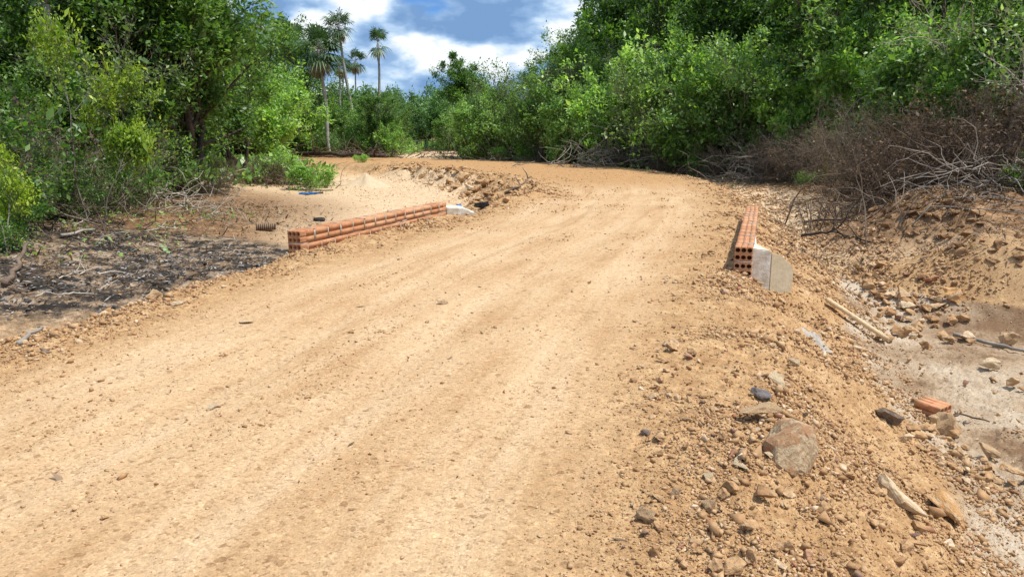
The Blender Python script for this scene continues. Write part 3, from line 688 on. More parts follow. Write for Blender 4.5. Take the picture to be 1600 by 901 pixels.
palm(470, 66, 8.9, 2.0, 'small fan palm crown between the nearest palm and the leftmost one', seed=10, n=20)
palm(560, 92, 9.6, 1.9, 'distant small fan palm low between the tall palms', seed=11, n=20)
palm(540, 86, 8.3, 1.3, 'distant shorter fan palm left of the distant small one', seed=12, n=18)
palm(535, 60, 6.5, 1.0, 'little fan palm half hidden behind the slender tall palm', seed=13, n=14)
palm(108, 17, 4.3, 1.2, 'withered fan palm with hanging grey fronds inside the left thicket', seed=14, n=8, skirt=26)

# ------------------------------------------------------------------ stones
def hull_points(seed, npts=14, shape=(1, .75, .55)):
    rs = np.random.default_rng(seed); v = rs.normal(size=(npts, 3)); v /= np.linalg.norm(v, axis=1)[:, None]
    v *= rs.uniform(.7, 1.15, (npts, 1)); return v*np.array(shape)*.5
def hull(seed, npts=14, shape=(1, .75, .55), detail=0, name='stone', disp=0.03):
    bm = bmesh.new()
    for p in hull_points(seed, npts, shape): bm.verts.new(p)
    r_ = bmesh.ops.convex_hull(bm, input=bm.verts[:])
    bmesh.ops.delete(bm, geom=[e_ for e_ in r_['geom_interior'] if isinstance(e_, bmesh.types.BMVert)], context='VERTS')
    bmesh.ops.dissolve_limit(bm, angle_limit=R(14), verts=bm.verts[:], edges=bm.edges[:])
    if detail:
        bmesh.ops.bevel(bm, geom=bm.edges[:], offset=.014, segments=1, affect='EDGES')
        bmesh.ops.triangulate(bm, faces=bm.faces[:])
        bmesh.ops.subdivide_edges(bm, edges=[e_ for e_ in bm.edges if e_.calc_length() > .16], cuts=detail, use_grid_fill=True)
        bmesh.ops.triangulate(bm, faces=bm.faces[:])
        from mathutils import noise
        for v in bm.verts:
            q = v.co*4+Vector((seed, 0, 0)); v.co += v.co.normalized()*(noise.noise(q)*disp*1.6+noise.noise(q*3.1)*disp*.7)
    else: bmesh.ops.triangulate(bm, faces=bm.faces[:])
    me = bpy.data.meshes.new(name); bm.to_mesh(me); bm.free(); return me
SM = [hull(100+i, random.choice((9, 10, 11, 13)), (1, random.uniform(.6, .85), random.uniform(.4, .65)), 3, disp=.045) for i in range(14)]
for m_ in SM: m_.materials.append(M['stone'])
placed = []; SMC = {}
BOULDER = hull(917, 15, (1, .9, .75), 3, 'stone', .045)
def stone(px, py, w, var=None, label=None, group=None, rot=None, material=None, sink=.3, sc=(1, 1, 1), name='stone'):
    """w: width in photo pixels"""
    p = g(px, py); dep = p.y*math.cos(PITCH)+(EYE-p.z)*math.sin(PITCH); s = 1.3*w/F*dep
    me = BOULDER if var == 99 else SM[(var if var is not None else random.randrange(14)) % 14]
    if material:
        ky = (me.name, material.name)
        if ky not in SMC: c_ = me.copy(); c_.materials.clear(); c_.materials.append(material); SMC[ky] = c_
        me = SMC[ky]
    o = bpy.data.objects.new(name, me); C.objects.link(o)
    o.rotation_euler = rot if rot is not None else (random.uniform(-.4, .4), random.uniform(-.4, .4), random.uniform(0, 6.28))
    o.scale = (s*sc[0], s*sc[1], s*sc[2]); o.location = (p.x, p.y+s*.25, p.z+s*.28*(1-sink)*sc[2])
    tag(o, label, 'stone', group); placed.append((p.x, p.y)); return o
def stone_mat(name, a, b, c_, scale=6):
    m, nt, N, L, out = mat(name); bs = N('ShaderNodeBsdfPrincipled', i_Roughness=.85)
    tc_ = N('ShaderNodeTexCoord'); mp_ = N('ShaderNodeMapping'); mp_.inputs['Rotation'].default_value = (0, .6, .9); mp_.inputs['Scale'].default_value = (1, 2.6, 1); L(tc_.outputs['Object'], mp_.inputs[0])
    nz = N('ShaderNodeTexNoise', i_Scale=scale, i_Detail=9, i_Roughness=.68, i_Distortion=.3); L(mp_.outputs[0], nz.inputs[0])
    r = ramp(N, [(.38, a), (.47, b), (.52, a), (.575, c_), (.62, a)]); L(nz.outputs['Fac'], r.inputs[0]); L(r.outputs[0], bs.inputs['Base Color'])
    n2_ = N('ShaderNodeTexNoise', i_Scale=25.0, i_Detail=8, i_Roughness=.7); L(tc_.outputs['Object'], n2_.inputs[0])
    bp = N('ShaderNodeBump', i_Strength=.9, i_Distance=.02); L(n2_.outputs['Fac'], bp.inputs['Height']); L(bp.outputs[0], bs.inputs['Normal']); L(bs.outputs[0], out.inputs[0]); return m
M['veined'] = stone_mat('veined', (.40, .27, .15), (.36, .17, .075), (.54, .41, .26), 2.4)
M['slate'] = stone_mat('slate', (.13, .14, .17), (.17, .15, .15), (.28, .22, .17), 3)
M['pale_rock'] = stone_mat('pale_rock', (.58, .43, .26), (.66, .52, .34), (.45, .31, .18), 3)
M['ochre'] = stone_mat('ochre', (.50, .24, .08), (.60, .36, .15), (.62, .48, .30), 3)
M['brown_rock'] = stone_mat('brown_rock', (.46, .30, .16), (.52, .36, .20), (.36, .21, .11), 3)
stone(1243, 738, 118, 99, 'large half buried boulder with white veins and a rusty face, biggest in the foreground', material=M['veined'], rot=(.45, .1, .5), sink=.6, sc=(.85, 1, 1.05))
stone(1190, 628, 40, 1, 'dark slate grey stone lying on the gravel shoulder above the flat topped one', material=M['slate'], rot=(.5, .4, .5))
stone(1192, 664, 54, 6, 'flat topped brown stone just below the dark slate one', material=M['brown_rock'], rot=(.1, .1, .2), sink=.1)
stone(1408, 800, 118, 3, 'long pale sandstone slab lying down the slope at lower right', material=M['pale_rock'], rot=(0, .35, -.9), sc=(1.0, .72, .55), sink=.2)
stone(1478, 812, 82, 4, 'rusty orange stone to the right of the long pale slab', material=M['ochre'], rot=(0, .4, -.9), sc=(1.0, .75, .6))
stone(1489, 690, 58, 5, 'rounded brown boulder casting shadow on the grey bed below the loose brick', material=M['brown_rock'], rot=(.1, 0, .3), sink=0.0, sc=(1, .85, 1))
stone(1462, 655+8, 17, 6, 'small brown stone touching the loose brick')
stone(1155, 742, 50, 7, 'narrow tan splinter of stone left of the veined boulder', material=M['pale_rock'], rot=(0, .1, -.9), sc=(1.0, .38, .35))
stone(1108, 762, 22, 8, 'small cream stone left below the narrow tan splinter', material=M['pale_rock'])
stone(1112, 806, 30, 9, 'brown wedge stone near the bottom, left of the long pale slab', material=M['brown_rock'])
stone(1010, 818, 34, 10, 'tan stone at the left border of the gravel near the bottom', material=M['brown_rock'])
stone(1060, 778, 22, 11, 'grey brown wedge beside the sand at the gravel border', material=M['brown_rock'])
stone(1215, 605, 34, 12, 'yellowish stone up the slope from the dark slate one', material=M['pale_rock'])
stone(1243, 580, 26, 13, 'thin upright white chip at the slope crest', material=M['pale_rock'], sc=(.8, .4, 1))
stone(1548, 728, 38, 0, 'angular stone with bright top on the grey bed near the right edge', material=M['brown_rock'], sink=0)
stone(1590, 760, 44, 1, 'reddish block cut by the right edge at the slope foot', material=M['ochre'], sink=0)
stone(1555, 583, 32, 2, 'pale flat stone alone on the grey bed', material=M['pale_rock'], sink=.1)
stone(1556, 598, 28, 3, 'thin flat stone just below the pale flat one on the grey bed', sc=(1, .7, .4))
stone(1588, 612, 24, 4, 'small tan stone right of the two flat ones on the grey bed')
stone(1500, 482, 44, 5, 'large reddish stone at the top of the rubble beside the long pole', material=M['ochre'], sink=0, rot=(.2, .3, .2), sc=(1.1, .8, .8))
stone(1466, 478, 24, 6, 'block shaped stone left of the large reddish one', material=M['brown_rock'], sink=0)
stone(1412, 474, 30, 7, 'brown stone topping the rubble patch by the plank', material=M['brown_rock'], sink=0)
stone(1422, 488, 26, 8, 'cream stone in front of the topmost brown one', material=M['pale_rock'])
stone(1584, 545, 36, 9, 'squared brown stone behind the end of the long pole', material=M['brown_rock'], sink=0, rot=(0, 0, .3))
stone(1509, 508, 20, 10, 'yellowish stone on the bed between the pole and the reddish one', sink=0)
stone(1488, 541, 22, 11, 'dark stone at the start of the long pole', material=M['brown_rock'], sink=0)
stone(1510, 668, 18, 12, 'little dark stone beside the rounded brown boulder', material=M['slate'], sc=(.5, .3, .5))
for i, (px, py, w) in enumerate([(794, 250, 17)]): stone(px, py, w+6, 13, 'orange boulder standing at the far edge of the bend', material=M['brown_rock'], sink=0, sc=(.9, .8, 1.3))
stone(781, 251, 12, 1, 'small orange rock left of the boulder at the far bend', sink=0); stone(806, 251, 13, 2, 'small orange rock right of the boulder at the far bend', sink=0)
stone(880, 254, 16, 3, 'flat boulder below the fallen pale branches at the far bend', sink=0)
stone(1152, 264, 17, 4, 'rounded tan boulder under the rolled root plate', material=M['brown_rock'], sink=0)
stone(236, 471, 26, 5, 'round tan stone at the road edge near the burnt ground', material=M['brown_rock'], sink=.1)
stone(272, 480, 20, 6, 'white flat stone right of the round tan one by the burnt ground', material=M['pale_rock'])
stone(150, 492, 18, 7, 'dark flat stone on the brown path below the burnt ground', material=M['slate'], sc=(1, .5, .4))
stone(383, 507, 26, 8, 'pale flat stone pressed into the road, left part', material=M['pale_rock'], sink=.6, sc=(1, .6, .3))
stone(333, 641, 40, 9, 'pale stone slab flush in the road surface at lower left', material=M['pale_rock'], sink=.65, sc=(1, .5, .22))
stone(690, 476, 18, 10, 'reddish lump with a small pit in the middle of the road', material=M['brown_rock'], sc=(1, .8, .5))
stone(160, 820, 14, 11, 'small tan pebble at the lower left of the road')
# rubble inside the bend
rub = [(712,296,22),(724,287,30),(735,300,20),(745,304,24),(700,290,16),(690,282,16),(760,294,26),(752,288,20),(768,286,14),(715,276,20),(703,270,16),(685,270,14),(670,265,14),(735,276,16),(655,262,14),(640,268,14),(772,302,18),
       (758,310,22),(765,318,16),(746,315,16),(790,318,16),(780,310,18),(728,308,18),(722,312,14),(740,322,16),(775,324,14),(688,300,12),(676,290,12),(662,280,14),(800,305,12),(785,296,12),(705,302,10),(648,275,12),(630,266,12),(618,268,12)]
for px, py, w in rub:
    stone(px+random.uniform(-3, 3), py, w*.85, None, 'brown clod of rock in the rubble row inside the bend', 'rock clods of the rubble row', sink=.15)
# rubble by the plank
for i in range(62):
    t = random.random(); px = 1375+t*100+random.gauss(0, 24); py = 462+t*70+random.gauss(0, 20)
    if 1290 < px < 1385 and py > 470+(px-1290)*.6: continue
    stone(px, py, random.uniform(10, 25), None, 'tan stone in the rubble patch right of the plank', 'stones of the rubble patch by the plank', sink=.15)
for i in range(48):
    t = random.random(); px = 1400+t*200+random.gauss(0, 18); py = 672+t*105+random.gauss(0, 16)
    stone(px, py, random.uniform(9, 26), None, 'brown stone at the slope foot beside the grey bed', 'stones at the slope foot', sink=.15)
for i in range(98):
    py = random.uniform(540, 899); px = random.uniform(985, 1010+(py-500)*1.35)
    stone(px, py, random.choice((1, 1, 1, 1.6))*random.uniform(10, 24)*(0.6+.7*(py-500)/400), None, 'small angular stone on the gravel shoulder at lower right', 'small stones on the gravel shoulder', sink=.3)
for i in range(14):
    stone(random.uniform(1400, 1600), random.uniform(560, 720), random.uniform(6, 14), None, 'small stone scattered on the grey bed', 'small stones on the grey bed', sink=.1)

for i in range(70):
    px = random.uniform(1290, 1600); py = random.uniform(325, 425)
    if py > 345+(px-1290)*.28: continue
    stone(px, py, random.uniform(8, 26), None, 'brown earth clod broken out of the bank under the brush', 'earth clods on the right bank', sink=.45, material=M['clod'], name='earth_clod')['category'] = 'clod'
# gravel: nobody could count it
def gravel(n, seed):
    rs = np.random.default_rng(seed)
    r_ = np.exp(rs.uniform(math.log(2.0), math.log(34), n)); th = rs.uniform(R(-38), R(40), n)
    X = np.sin(th)*r_; Y = np.cos(th)*r_
    sdv, dl, dr, ar = road_info(X, Y); Z = height(X, Y)
    patch = smooth(.42, .66, fbm(X, Y, .9, 3, 77)+.5)
    dens = 0.018+.05*patch + .95*np.exp(-((sdv-.15)/.75)**2)
    t_ = dl/(dl+dr+1e-6)+.02*fbm(X, Y, .5, 2, 5)*4; ridge = np.exp(-((t_-.31)/.03)**2)+np.exp(-((t_-.49)/.035)**2)+.8*np.exp(-((t_-.66)/.03)**2)
    dens = dens + np.where(sdv < 0, .16*ridge*patch, 0)
    rgt = (dr < dl) & (sdv > 0); dens = np.where(rgt, np.maximum(dens, .85*(1-smooth(-.9, -.97, Z))*(1-smooth(2.2, 4.5, sdv))+.05), dens)
    lft = (dl <= dr) & (sdv > .6); dens = np.where(lft, .10, dens)
    rd, _ = poly_dist(X, Y, RUB); dens = np.maximum(dens, np.exp(-(rd/1.2)**2))
    dens = dens*(.35+.9*smooth(.35, .65, fbm(X, Y, 1.6, 3, 78)+.5))
    keep = rs.random(n) < dens; X, Y, Z, r_, dens = X[keep], Y[keep], Z[keep], r_[keep], dens[keep]; k = len(X)
    size = np.minimum((.0050+.0022*r_)*np.exp(rs.normal(0, .62, k)), .13)*(.5+.65*np.minimum(dens, 1))
    V = []; Fs = []; T = []; off_ = 0; pick = rs.integers(0, 10, k)
    for q in range(10):
        me = hull(300+q, 7, (1, .8, .55)); v = np.array([tuple(a.co) for a in me.vertices]); f = np.array([tuple(p.vertices) for p in me.polygons]); bpy.data.meshes.remove(me)
        idx = np.nonzero(pick == q)[0]; m = len(idx)
        a = rs.uniform(0, 6.28, m); b = rs.normal(0, .4, m); ca, sa, cb, sb = np.cos(a), np.sin(a), np.cos(b), np.sin(b)
        x = v[None, :, 0]*cb[:, None]+v[None, :, 2]*sb[:, None]; z = -v[None, :, 0]*sb[:, None]+v[None, :, 2]*cb[:, None]; y = np.repeat(v[None, :, 1], m, 0)
        W = np.stack([x*ca[:, None]-y*sa[:, None], x*sa[:, None]+y*ca[:, None], z], -1)*size[idx][:, None, None]
        W += np.stack([X[idx], Y[idx], Z[idx]+size[idx]*.12], -1)[:, None, :]
        V.append(W.reshape(-1, 3)); Fs.append((f[None]+np.arange(m)[:, None, None]*len(v)+off_).reshape(-1, 3)); off_ += m*len(v)
        T.append(np.repeat(rs.random(m), len(f)))
    me = np_mesh('gravel', np.concatenate(V), np.concatenate(Fs), {'tone': ('FACE', 'FLOAT', np.concatenate(T))})
    tag(link('gravel', me, M['gravel']), 'loose tan and brown gravel strewn over the shoulders and slopes', 'gravel', kind='stuff')
gravel(460000, 5)

# ------------------------------------------------------------------ brick parapets
def plain(name, col, amp=.3, scale=12, rough=.9, bump=.01, metal=0.0):
    m = bark_material(name, tuple(c*(1-amp) for c in col), tuple(min(1, c*(1+amp*.6)) for c in col), scale, rough); return m
M['brick'] = tone_material('brick', [(0, (.50, .235, .13)), (.5, (.60, .31, .18)), (1, (.66, .40, .26))], 'piece', 18, .22, .85, .004)
M['mortar'] = plain('mortar', (.46, .40, .33), .35, 30)
M['hole'] = plain('hole', (.10, .05, .03), .3)
M['concrete'] = bark_material('concrete', (.50, .43, .32), (.92, .90, .85), 7.5)
M['render'] = bark_material('render', (.42, .34, .215), (.60, .50, .35), 3.5)
M['plank'] = plain('plank', (.62, .47, .29), .18, 20)
BW, BH, BL = .19, .160, .30
def brick(mb, x0, x1, y, z, tones, open_end=None):
    """grooved hollow brick running along x; open_end +1/-1 shows its six round holes"""
    n0 = len(mb.f.get(4, []))+0
    w, h, gq, gd = BW/2, BH/2, .007, .009
    prof = [(-w, -h), (w, -h), (w, -gq), (w-gd, -gq), (w-gd, gq), (w, gq), (w, h), (w/3+.008, h), (w/3+.008, h-.004), (w/3-.008, h-.004), (w/3-.008, h), (-w/3+.008, h), (-w/3+.008, h-.004), (-w/3-.008, h-.004), (-w/3-.008, h), (-w, h), (-w, gq), (-w+gd, gq), (-w+gd, -gq), (-w, -gq)]
    cut = .13 if open_end else 0
    a, b = (x0+cut, x1) if open_end == -1 else (x0, x1-cut) if open_end == 1 else (x0, x1)
    k = len(prof); v = [(a, y+p, z+q) for p, q in prof]+[(b, y+p, z+q) for p, q in prof]
    fs = [(i, i+k, (i+1) % k+k, (i+1) % k) for i in range(k)]+[tuple(range(k)), tuple(range(2*k-1, k-1, -1))]
    mb.add(v, fs); tones.append((k+2, random.random()))
    if open_end:
        xo = x0 if open_end == -1 else x1; xi = a if open_end == -1 else b; cnt = 0
        cw, ch = BW/3, BH/2; rad = .0265
        for iy in range(3):
            for iz in range(2):
                cy = y-BW/2+cw*(iy+.5); cz = z-BH/2+ch*(iz+.5); V = []
                for x_ in (xo, xi):
                    for j in range(16):
                        th = math.pi/8*j+math.pi/8*0; c, s = math.cos(th), math.sin(th); m_ = max(abs(c), abs(s))
                        V.append((x_, cy+c/m_*cw/2, cz+s/m_*ch/2))
                    for j in range(16):
                        th = math.pi/8*j; V.append((x_, cy+math.cos(th)*rad, cz+math.sin(th)*rad))
                f = []
                for j in range(16):
                    n_ = (j+1) % 16
                    f += [(j, n_, 16+n_, 16+j), (16+j, 16+n_, 48+n_, 48+j), (j, 32+j, 32+n_, n_)]
                mb.add(V, f); cnt += len(f)
        tones.append((cnt, random.random()))
def parapet(p0, p1, top, label, n, open_first=True):
    """p0 near end, p1 far end (x, y)"""
    dx, dy = p1[0]-p0[0], p1[1]-p0[1]; Ln = math.hypot(dx, dy); rz = math.atan2(dy, dx)
    root = empty('brick_parapet', (p0[0], p0[1], 0), rz); tag(root, label, 'low wall')
    bl = Ln/n; gap = .014; courses = 3
    faces_v = []; 
    V = []; FF = {}; tonev = []
    mb = MB(); mo = MB(); order = []
    class Rec(MB): pass
    for c in range(courses):
        z = top-BH/2-c*(BH+gap); offx = (0 if c % 2 == 0 else -bl/2)
        for i in range(n+1):
            x0 = max(0, i*bl+offx); x1 = min(Ln, (i+1)*bl+offx)
            if x1-x0 < .06: continue
            tt = []; b2 = MB(); jy = random.uniform(-.004, .004)
            brick(b2, x0+gap/2*(x0 > 0), x1-gap/2, jy, z+random.uniform(-.002, .002), tt, -1 if x0 == 0 else (1 if x1 >= Ln-1e-6 else None))
            tn = random.random()
            for fl in b2.f.values():
                pass
            for kf, fl in b2.f.items():
                mb.f.setdefault(kf, []).extend([[q+mb.n for q in f] for f in fl]); order_k = FF.setdefault(kf, []); order_k += [tn]*len(fl)
            mb.v += b2.v; mb.n += b2.n
            if x1 < Ln-1e-3 and random.random() < .93:      # upright joint, a little squeezed out
                mo.box((x1, 0, z-.004), (gap, BW+random.uniform(-.006, .01), BH-.01+random.uniform(-.03, 0)))
                if c == 0 and random.random() < .9: mo.box((x1+random.uniform(-.005, .005), -BW/2-.001, z+random.uniform(-.01, .01)), (random.uniform(.014, .03), .006, BH*random.uniform(.6, .95)))
        if c < courses-1:
            x = 0.0
            while x < Ln:
                w = random.uniform(.1, .35)
                if random.random() < .86: mo.box((min(x+w/2, Ln-.05), random.uniform(-.004, .004), z-BH/2-gap/2), (min(w, Ln-x), BW-random.uniform(.002, .02), gap-.001))
                if random.random() < .10: mo.box((min(x+w/2, Ln-.1), -BW/2+.002, z-BH/2-gap/2+random.uniform(-.006, .004)), (w*.6, .012, gap+random.uniform(.004, .02)))
                x += w
    # mortar left on top of some joints
    for i in range(1, n):
        if random.random() < .7: mo.box((i*bl+random.uniform(-.01, .01), random.uniform(-.04, .04), top+.002), (random.uniform(.015, .05), random.uniform(.06, .16), .006))
    tone = np.concatenate([np.array(FF[k]) for k in mb.f.keys()])
    me = np_mesh('brickwork', np.concatenate(mb.v), [np.array(a) for a in mb.f.values()], {'tone': ('FACE', 'FLOAT', tone)})
    link('brickwork', me, M['brick'], root); mo.build('mortar', M['mortar'], root)
    return root, rz, Ln
TOP = .25
pL0 = at(459, 361, TOP); pL1 = at(690, 315.5, TOP)
pR0 = at(1163, 386, TOP); pR1 = at(1176, 322, TOP)
parapet(pL0, pL1, TOP, 'long low hollow brick parapet on the left edge of the road', 14)
parapet(pR0, pR1, TOP, 'low hollow brick parapet on the right edge of the road, seen end on', 15)

def poly_slab(name, pts, thick, mt, parent=None, loc=(0, 0, 0), rot=(0, 0, 0), cuts=0):
    """outline in xz plane, thickness along y, bevelled"""
    bm = bmesh.new(); vs = [bm.verts.new((x, 0, z)) for x, z in pts]; f = bm.faces.new(vs)
    r_ = bmesh.ops.extrude_face_region(bm, geom=[f]); bmesh.ops.translate(bm, verts=[v for v in r_['geom'] if isinstance(v, bmesh.types.BMVert)], vec=(0, thick, 0))
    bmesh.ops.recalc_face_normals(bm, faces=bm.faces[:]); bmesh.ops.bevel(bm, geom=bm.edges[:], offset=.012, segments=2, affect='EDGES')
    me = bpy.data.meshes.new(name); bm.to_mesh(me); bm.free(); return link(name, me, mt, parent, loc, rot)
hw = empty('culvert_headwall', (pR0[0]+.11, pR0[1]+.10, 0)); tag(hw, 'pale concrete culvert headwall with a smooth tan wing beside the right brick parapet', 'headwall')
poly_slab('end_block', [(0, -1.2), (.235, -1.25), (.235, .19), (0, .22)], .45, M['concrete'], hw, (0, .02, 0))
poly_slab('wing_wall', [(0, -1.2), (.16, -1.2), (.36, -.16), (.34, -.02), (.16, .12), (.0, .17)], .08, M['render'], hw, (.24, .03, 0), (0, 0, R(24)))
poly_slab('head_beam', [(0, -1.2), (.20, -1.2), (.20, .06), (0, .10)], 3.2, M['concrete'], hw, (.02, .48, 0), (0, 0, R(-17)))
# concrete capping at the far end of the left parapet
hl = empty('concrete_footing', (pL1[0], pL1[1], 0)); tag(hl, 'white concrete footing at the far end of the left brick parapet', 'footing')
poly_slab('end_block', [(-.02, -.6), (.42, -.4), (.55, .02), (.30, .13), (-.02, .15)], .55, M['concrete'], hl, (.11, -.05, 0), (0, 0, R(12)))

# ------------------------------------------------------------------ loose things
def loose_brick(px, py, rz, label):
    p = g(px, py); root = empty('loose_brick', (p.x, p.y, p.z+.07), rz); tag(root, label, 'brick')
    mb = MB(); tt = []; brick(mb, -.15, .15, 0, 0, tt, 1)
    me = np_mesh('brick_body', np.concatenate(mb.v), [np.array(a) for a in mb.f.values()], {'tone': ('FACE', 'FLOAT', np.full(sum(len(a) for a in mb.f.values()), .5))})
    link('brick_body', me, M['brick'], root); root.rotation_euler.x = .1; root.scale = (.8, .8, .8); return root
loose_brick(1455, 652, R(-62), 'single orange hollow brick dropped on the grey bed above the rounded boulder')
def tyre(px, py, r1, r2, label, rot=(0, 0, 0)):
    p = g(px, py); bm = bmesh.new(); n, k = 40, 14
    V = [[bm.verts.new(((r1+r2*math.cos(6.283*j/k)*(1 if math.cos(6.283*j/k) > 0 else .9))*math.cos(6.283*i/n), (r1+r2*math.cos(6.283*j/k))*math.sin(6.283*i/n), r2*1.25*math.sin(6.283*j/k)*(1+.05*((i % 2) and abs(math.cos(6.283*j/k)) > .6)))) for j in range(k)] for i in range(n)]
    for i in range(n):
        for j in range(k): bm.faces.new((V[i][j], V[(i+1) % n][j], V[(i+1) % n][(j+1) % k], V[i][(j+1) % k]))
    me = bpy.data.meshes.new('tyre'); bm.to_mesh(me); bm.free()
    o = link('tyre', me, M['rubber'], None, (p.x, p.y, p.z+r2*.9), rot); tag(o, label, 'tyre'); return o
M['rubber'] = plain('rubber', (.035, .035, .037), .3, 20, .8)
M['blue'] = plain('blue', (.06, .22, .50), .25, 15, .5)
M['char'] = plain('char', (.022, .020, .019), .4, 14)
M['rope'] = plain('rope', (.22, .15, .10), .4, 20)
M['white_ash'] = plain('white_ash', (.40, .36, .31), .25, 25)
tyre(499, 345, .10, .032, 'small black tyre ring lying flat on the sand behind the left parapet')
# ribbed brown roll
p = g(415, 361); rb = empty('ribbed_roll', (p.x, p.y, p.z+.075), R(12)); tag(rb, 'brown ribbed roll lying on the sand left of the parapet end', 'roll')
mb = MB()
for i in range(9): mb.tube([(-.16+i*.038, 0, 0), (-.15+i*.038, 0, 0), (-.13+i*.038, 0, .0)], [.066, .083-.003*abs(i-4), .066], 14)
mb.build('ribs', M['rope'], rb); mb = MB(); mb.tube([(-.17, 0, 0), (.19, 0, 0)], [.064, .06], 14); mb.build('core', M['char'], rb)
# blue rag
def rag(px, py, w, d, label, m_, seed, name='rag', hgt=.05):
    p = g(px, py); n = 16; bm = bmesh.new(); rs = random.Random(seed)
    from mathutils import noise
    V = [[None]*n for _ in range(n)]
    for i in range(n):
        for j in range(n):
            u, v = i/(n-1)-.5, j/(n-1)-.5; q = Vector((u*3+seed, v*3, 0))
            x = p.x+u*w*(1+.5*noise.noise(q*1.3)); y = p.y+v*d*(1+.5*noise.noise(q+Vector((5, 0, 0))))
            V[i][j] = bm.verts.new((x, y, hz(x, y)+.012+hgt*abs(noise.noise(q*1.6))))
    for i in range(n-1):
        for j in range(n-1): bm.faces.new((V[i][j], V[i+1][j], V[i+1][j+1], V[i][j+1]))
    bmesh.ops.solidify(bm, geom=bm.faces[:], thickness=.004)
    me = bpy.data.meshes.new(name); bm.to_mesh(me); bm.free(); return tag(link(name, me, m_), label, name)
rag(482, 304, .55, .45, 'crumpled blue plastic sheet on the sandy clearing by the brown heap', M['blue'], 3, 'sheet', .09)
rag(497, 303, .3, .25, 'scrap of black plastic beside the blue sheet', M['char'], 5, 'scrap', .08)
# blue cap on a dark bottle
p = g(717, 333); bt = empty('bottle', (p.x, p.y, p.z)); tag(bt, 'dark bottle with a blue cap beside the white footing', 'bottle')
mb = MB(); mb.tube([(0, 0, 0), (0, 0, .06), (0, 0, .09)], [.04, .045, .02], 12); mb.build('bottle_body', M['char'], bt)
mb = MB(); mb.tube([(0, 0, .085), (0, 0, .10), (0, 0, .18)], [.02, .06, .058], 14); mb.build('cap', M['blue'], bt)
# black bag/opening by the footing
def lump(px, py, size, sc, label, m_, name, cat, seed, dz=.3):
    p = g(px, py); me = hull(seed, 18, (1, .8, .7), 2, name, .06); me.materials.append(m_)
    o = link(name, me, None, None, (p.x, p.y, p.z+size*dz), (0, 0, seed), (size*sc[0], size*sc[1], size*sc[2])); return tag(o, label, cat)
lump(752, 327, .30, (1.1, .6, .75), 'black plastic bag half buried in the road edge beyond the white footing', M['char'], 'plastic_bag', 'bag', 41)
lump(781, 290, .20, (.8, .8, 1.0), 'dark charred lump on the rubble row near the leaning stick', M['char'], 'charred_lump', 'charred wood', 42)
lump(1388, 660, .21, (1.2, .8, .8), 'blackish rounded clod at the slope foot left of the loose brick', M['brown_wood'], 'dark_clod', 'clod', 43, .25)
# plank and long pole
def beam(px0, py0, px1, py1, w, t, label, m_, name, cat, roll=0):
    a, b = g(px0, py0), g(px1, py1); a.z += .05; b.z += .05; d = b-a; L = d.length
    mb = MB(); n = 6; V = []; 
    for i in range(n+1):
        x = L*i/n; z = .002*math.sin(i*1.1); V += [(x, -w/2, z), (x, w/2, z), (x, w/2, z+t), (x, -w/2, z+t)]
    f = [(4*i+j, 4*i+(j+1) % 4, 4*i+4+(j+1) % 4, 4*i+4+j) for i in range(n) for j in range(4)]+[(3, 2, 1, 0), (4*n, 4*n+1, 4*n+2, 4*n+3)]
    mb.add(V, f); o = mb.build(name, m_, loc=a); q = d.to_track_quat('X', 'Z'); o.rotation_mode = 'QUATERNION'; o.rotation_quaternion = q
    return tag(o, label, cat)
beam(1290, 479, 1384, 539, .11, .045, 'pale sawn wooden plank lying down the gravel slope', M['plank'], 'plank', 'plank')
def stick(pts_, r0, r1, label, m_, name='stick', cat='stick', group=None, lift=.0, forks=0, seed=0):
    """pts_: photo px, py, height above the ground"""
    rs = random.Random(seed); P = []
    for px, py, h in pts_:
        q = g(px, py); P.append(Vector((q.x, q.y, q.z+h+r0)))
    Q = []
    for a, b in zip(P[:-1], P[1:]):
        for t in np.linspace(0, 1, 6)[:-1]: Q.append(a.lerp(b, t)+Vector((rs.gauss(0, r0*.5), rs.gauss(0, r0*.5), rs.gauss(0, r0*.3))))
    Q.append(P[-1]); mb = MB(); n = len(Q); mb.tube(Q, [r0+(r1-r0)*i/(n-1) for i in range(n)], 7)
    for _ in range(forks):
        i = rs.randrange(2, n-1); d = (Q[i]-Q[i-1]).normalized(); d.rotate(Quaternion((0, 0, 1), rs.choice((-1, 1))*rs.uniform(.4, 1.1))); d.z += rs.uniform(0, .7)
        l = (P[-1]-P[0]).length*rs.uniform(.2, .45); F_ = [Q[i]]
        for k in range(5): d = (d+Vector((rs.gauss(0, .15), rs.gauss(0, .15), rs.gauss(0, .12)))).normalized(); F_.append(F_[-1]+d*l/5)
        mb.tube(F_, [r0*.55*(1-.14*k) for k in range(6)], 5)
    o = mb.build(name, m_, None, True); return tag(o, label, cat, group)
stick([(1486, 528, .02), (1540, 541, .03), (1610, 558, .02)], .026, .02, 'long grey wooden pole lying across the grey bed at right', M['grey_bark'], 'pole', 'pole')
stick([(790, 304, .0), (808, 298, .06), (830, 297, .28)], .035, .015, 'brown stick leaning up from the road edge at the bend', M['brown_wood'], forks=2, seed=4)
stick([(1250, 372, .02), (1300, 370, .05), (1360, 384, .03)], .03, .012, 'dark forked branch fallen on the slope right of the parapet', M['bark'], 'branch', 'branch', forks=5, seed=6)
stick([(1260, 350, .02), (1310, 352, .1), (1375, 356, .03)], .025, .01, 'thin dark branch fallen behind the forked one on the right slope', M['bark'], 'branch', 'branch', forks=5, seed=7)
stick([(320, 296, .0), (345, 290, .12), (368, 288, .3)], .055, .04, 'pale cut stump of wood jutting up by the large dark tree', M['pale_wood'], 'cut_log', 'log', forks=1, seed=8)
